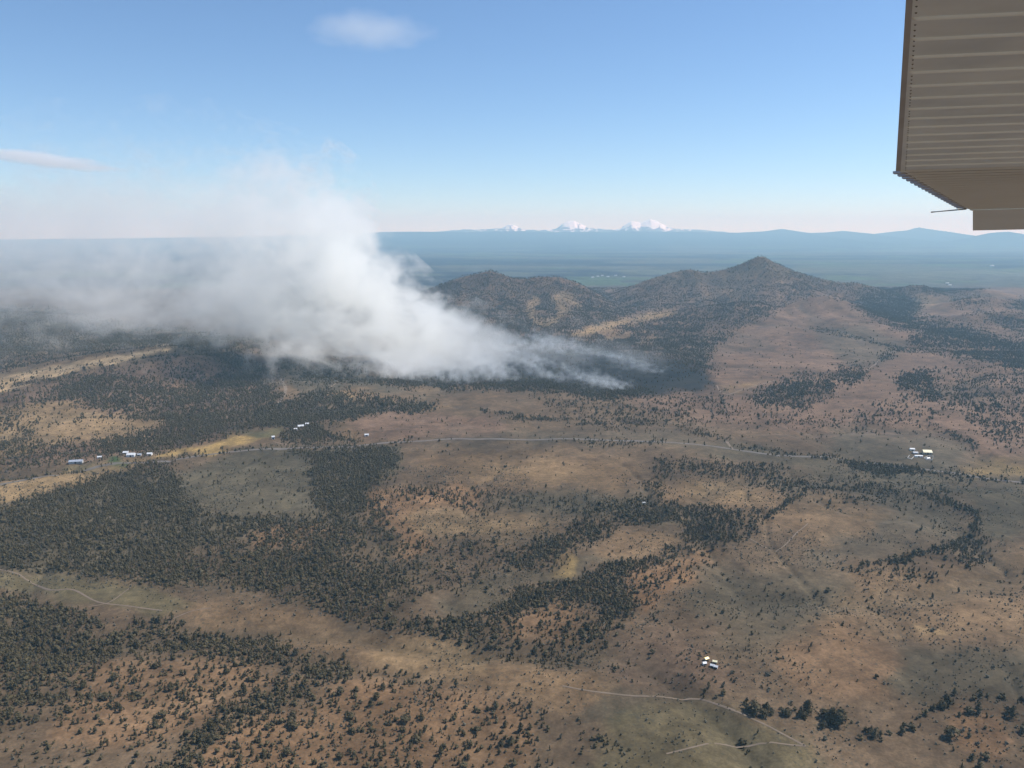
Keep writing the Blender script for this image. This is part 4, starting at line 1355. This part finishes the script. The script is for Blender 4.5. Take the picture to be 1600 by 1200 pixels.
for pts, cnt, Lr, Hr, grp, lb in PUFF_LINES:
    for k in range(cnt):
        f = (k + rw.uniform(0.1, 0.9)) / cnt * (len(pts) - 1)
        i = min(int(f), len(pts) - 2)
        u = f - i
        a = pts[i][0] + (pts[i + 1][0] - pts[i][0]) * u
        b = pts[i][1] + (pts[i + 1][1] - pts[i][1]) * u + rw.uniform(-3, 2)
        L, hh, dp = rw.uniform(*Lr), rw.uniform(*Hr), rw.uniform(25, 60)
        p = on_ground(a, b)
        o = bpy.data.objects.new('smoke_puff', wme)
        link(o)
        o.location = (p[0] - L / 2 + 6, p[1], p[2] + hh * 0.93)
        o.scale = (L / 2, dp, hh)
        tag(o, lb, 'smoke', grp, kind='stuff')

# ----------------------------------------------------------------- high clouds
def cloud(px, py, D, L, dp, hh, tilt, dens, label):
    p = at_dist(px, py, D)
    m, nt, pv = volume_mat('thin_cloud', (1.0, 1.0, 1.0), 0.2, step=6.0)
    pv.inputs['Absorption Color'].default_value = (1, 1, 1, 1)
    tc = N(nt, 'ShaderNodeTexCoord')
    P = tc.outputs['Object']
    ln = N(nt, 'ShaderNodeVectorMath', operation='LENGTH')
    nt.links.new(P, ln.inputs[0])
    nz = N(nt, 'ShaderNodeTexNoise')
    nz.inputs['Scale'].default_value = 1.6
    nz.inputs['Detail'].default_value = 3
    nt.links.new(vec_math(nt, 'MULTIPLY', P, (1.6, 1.0, 0.8)), nz.inputs['Vector'])
    a = math_n(nt, 'SUBTRACT', 1.0, ln.outputs['Value'], clamp=True)
    e = math_n(nt, 'MAXIMUM', math_n(nt, 'SUBTRACT', math_n(nt, 'MULTIPLY', a, 1.3), math_n(nt, 'MULTIPLY_ADD', nz.outputs['Fac'], 1.3, -0.55)), 0.0)
    nt.links.new(math_n(nt, 'MULTIPLY', e, dens), pv.inputs['Density'])
    v, f = ico(3)
    o = mesh_obj('thin_cloud', v * 1.02, f, m)
    o.location = tuple(p)
    o.scale = (L / 2, dp, hh / 2)
    o.rotation_euler = (0, R(tilt), 0)
    tag(o, label, 'cloud')


cloud(578, 48, 30000, 5200, 2000, 1300, 0, 0.00032, 'small isolated white cloud high in the clear blue sky')
cloud(70, 250, 42000, 8200, 2500, 850, 7, 0.0015, 'long thin white cloud streak low in the sky above the smoke')

# ----------------------------------------------------------------- the aircraft's wing above the observer
def wing():
    C0 = np.array([0, 0, CAM_Z])
    rt, fw, up = np.array([1.0, 0, 0]), np.array([0, cp, -sp]), np.array([0, sp, cp])
    s = ray(1386, 465)
    s /= np.linalg.norm(s)
    c = rt - 0.115 * fw
    c /= np.linalg.norm(c)
    n = np.cross(c, s)
    n /= np.linalg.norm(n)
    if n[2] < 0:
        n = -n
    HGT = 0.53

    def hit(px, py):
        d = ray(px, py)
        k = HGT / d.dot(n)
        P = d * k
        # coordinates along span and chord
        A = np.stack([s, c], 1)
        ab = np.linalg.lstsq(A, P - n * HGT, rcond=None)[0]
        return ab

    root_p = C0 + n * HGT + s * 1.2
    t = empty('airplane_wing', tuple(root_p))

    def W(a, b, h=0.0):
        return C0 + s * a + c * b + n * (HGT + h) - root_p
    skin = noise_mat('wing_paint', (0.74, 0.79, 0.85), (0.93, 0.97, 1.0), 5.0, metal=0.75, rough=0.33, detail=5, lo=0.3, hi=0.7)
    skin2 = noise_mat('wing_panel_paint', (0.82, 0.84, 0.85), (0.89, 0.91, 0.92), 1.6, metal=0.6, rough=0.36, detail=5, lo=0.3, hi=0.7)
    edge = noise_mat('wing_edge_metal', (0.38, 0.38, 0.42), (0.48, 0.48, 0.53), 5.0, rough=0.5)
    dark = noise_mat('dark_rivet', (0.12, 0.115, 0.11), (0.2, 0.19, 0.18), 9.0, rough=0.6)  # dark grey tone of the rivet heads
    beadm = noise_mat('bead_sheen_paint', (0.93, 0.94, 0.94), (0.97, 0.97, 0.97), 3.0, rough=0.35)  # sheen along the beads, put into a paler base colour
    steel = noise_mat('wick_rod', (0.08, 0.08, 0.08), (0.14, 0.14, 0.14), 9.0, rough=0.5)
    aK, bK = hit(1400, 266)
    a0, b0 = hit(1420, -60)
    aM, bM = hit(1507, 327)
    aT, bT = hit(1520, 328)
    aE, bE = hit(1520, 359)
    FRONT = 1.15

    def slab(name, outline, mt, tk=lambda a, b: 0.05, h0=0.0):
        k = len(outline)
        V = [W(a, b, h0) for a, b in outline] + [W(a, b, h0 + tk(a, b)) for a, b in outline]
        Fc = [list(range(k)), list(reversed(range(k, 2 * k)))]
        for i in range(k):
            j = (i + 1) % k
            Fc.append([i, i + k, j + k, j])
        o = mesh_obj(name, V, Fc, mt, t)
        return o

    def thick(b_te):
        return lambda a, b: 0.012 + 0.15 * min(1, max(0, b - b_te) / 0.9)
    # inboard corrugated flap
    slab('flap', [(a0, b0), (aK, bK), (aK, FRONT), (a0, FRONT)], skin, thick(b0))
    # aileron with its slanted trailing edge
    slab('aileron', [(aK + 0.006, bK), (aM, bM), (aM, FRONT), (aK + 0.006, FRONT)], skin2, thick(b0), 0.004)
    # tip
    slab('wing_tip', [(aM + 0.004, bM + 0.03), (aT, bT), (aE, bE), (aE, FRONT), (aM + 0.004, FRONT)], skin2, thick(b0), -0.006)
    # forward skin out of sight to the right, closes the wing with a rounded nose
    V, Fc = [], []
    prof = [(0, 0), (0.35, 0.005), (0.55, 0.03), (0.62, 0.085), (0.55, 0.14), (0.35, 0.165), (0, 0.162)]
    for a in (a0, aE):
        for pb, ph in prof:
            V.append(W(a, FRONT + 0.003 + pb, ph))
    k = len(prof)
    for i in range(k):
        j = (i + 1) % k
        Fc.append([i, j, k + j, k + i])
    Fc += [list(range(k)), list(reversed(range(k, 2 * k)))]
    mesh_obj('leading_edge', V, Fc, skin, t)

    # pressed stiffening beads, each one a part
    def bead(a, b1, b2, w, h, mt, name='bead'):
        V, Fc = [], []
        pr = [(-1, 0.0), (-0.55, -0.7), (0, -1), (0.55, -0.7), (1, 0.0)]
        bs = [b1, b1 + 0.012, b2]
        sc = [0.15, 1, 1]
        for b, q in zip(bs, sc):
            for u, hgt in pr:
                V.append(W(a + u * w / 2, b, hgt * h * q + 0.001))
        m_ = len(pr)
        for i in range(len(bs) - 1):
            for q in range(m_ - 1):
                Fc.append([i * m_ + q, i * m_ + q + 1, (i + 1) * m_ + q + 1, (i + 1) * m_ + q])
        o = mesh_obj(name, V, Fc, mt, t)
        return o
    for k in range(-4, 15):
        y = 465 - 5506 / (k + 12.6)
        a, _ = hit(1440, y)
        _, b = hit(1424 - 0.045 * y, y)
        bead(a, b, FRONT - 0.02, 0.016, 0.006, beadm)
    # aileron corrugations: their ends make the saw-toothed edge
    NT = 21
    for k in range(NT):
        f = (k + 0.5) / NT
        a = aK + (aM - aK) * f
        b = bK + (bM - bK) * f
        bead(a, b + 0.02, FRONT - 0.02, (aM - aK) / NT * 0.72, 0.0045, skin2, 'corrugation')
        V, Fc = [], []
        if k == 0:
            continue
        w = (aM - aK) / NT * 0.25
        for h in (0.002, 0.012):
            V += [W(a - w, b + 0.01, h), W(a - w * 0.7, b - 0.042, h), W(a + w * 0.7, b - 0.034, h), W(a + w, b + 0.02, h)]
        Fc = [[0, 1, 2, 3], [7, 6, 5, 4], [0, 4, 5, 1], [1, 5, 6, 2], [2, 6, 7, 3], [3, 7, 4, 0]]
        mesh_obj('edge_tooth', V, Fc, edge, t)
    # folded trailing edge strip and its rivets
    slab('trailing_edge_strip', [(a0, b0 - 0.001), (aK, bK - 0.001), (aK, bK + 0.018), (a0, b0 + 0.010)], edge, lambda a, b: 0.004, -0.004)
    V, Fc = [], []
    for k in range(64):
        f = k / 63
        a, b = a0 + (aK - a0) * f, b0 + (bK - b0) * f + 0.016 + 0.022 * f
        rr = 0.0028
        m_ = len(V)
        for q in range(6):
            V.append(W(a + rr * math.cos(q * 1.047), b + rr * math.sin(q * 1.047), 0.0))
        V.append(W(a, b, -0.0022))
        Fc += [[m_ + q, m_ + (q + 1) % 6, m_ + 6] for q in range(6)]
    o = mesh_obj('rivet_row', V, Fc, dark, t)
    o['kind'] = 'stuff'
    # static wick
    pa, pb = hit(1510, 325), hit(1455, 330)
    A, B = W(pa[0], pa[1], -0.006), W(pb[0], pb[1], -0.006)
    d = Vector(B - A)
    q = d.to_track_quat('Z', 'Y')
    V, Fc = [], []
    for p, rr in ((A, 0.0045), (A + (B - A) * 0.85, 0.003), (B, 0.0045)):
        for i in range(6):
            V.append(tuple(Vector(p) + q @ Vector((math.cos(i * 1.047) * rr, math.sin(i * 1.047) * rr, 0))))
    for i in range(2):
        for k in range(6):
            j = (k + 1) % 6
            Fc.append([i * 6 + k, i * 6 + j, i * 6 + 6 + j, i * 6 + 6 + k])
    Fc += [[0, 1, 2, 3, 4, 5], [17, 16, 15, 14, 13, 12]]
    mesh_obj('static_wick', V, Fc, steel, t)
    tag(t, 'grey ribbed underside of an airplane wing against the sky', 'airplane wing')


wing()

# ----------------------------------------------------------------- haze
m, nt, pv = volume_mat('haze_air', (0.42, 0.76, 1.0), 0.1)
pv.inputs['Absorption Color'].default_value = (1, 1, 1, 1)
pv.inputs['Density'].default_value = 4.8e-5
V, Fc = [], []
box(V, Fc, -34500, 34500, -2600, 41500, -45, 1235)
hz_o = mesh_obj('haze', V, Fc, m)
tag(hz_o, 'pale blue haze filling the air over the plain', 'haze', kind='stuff')
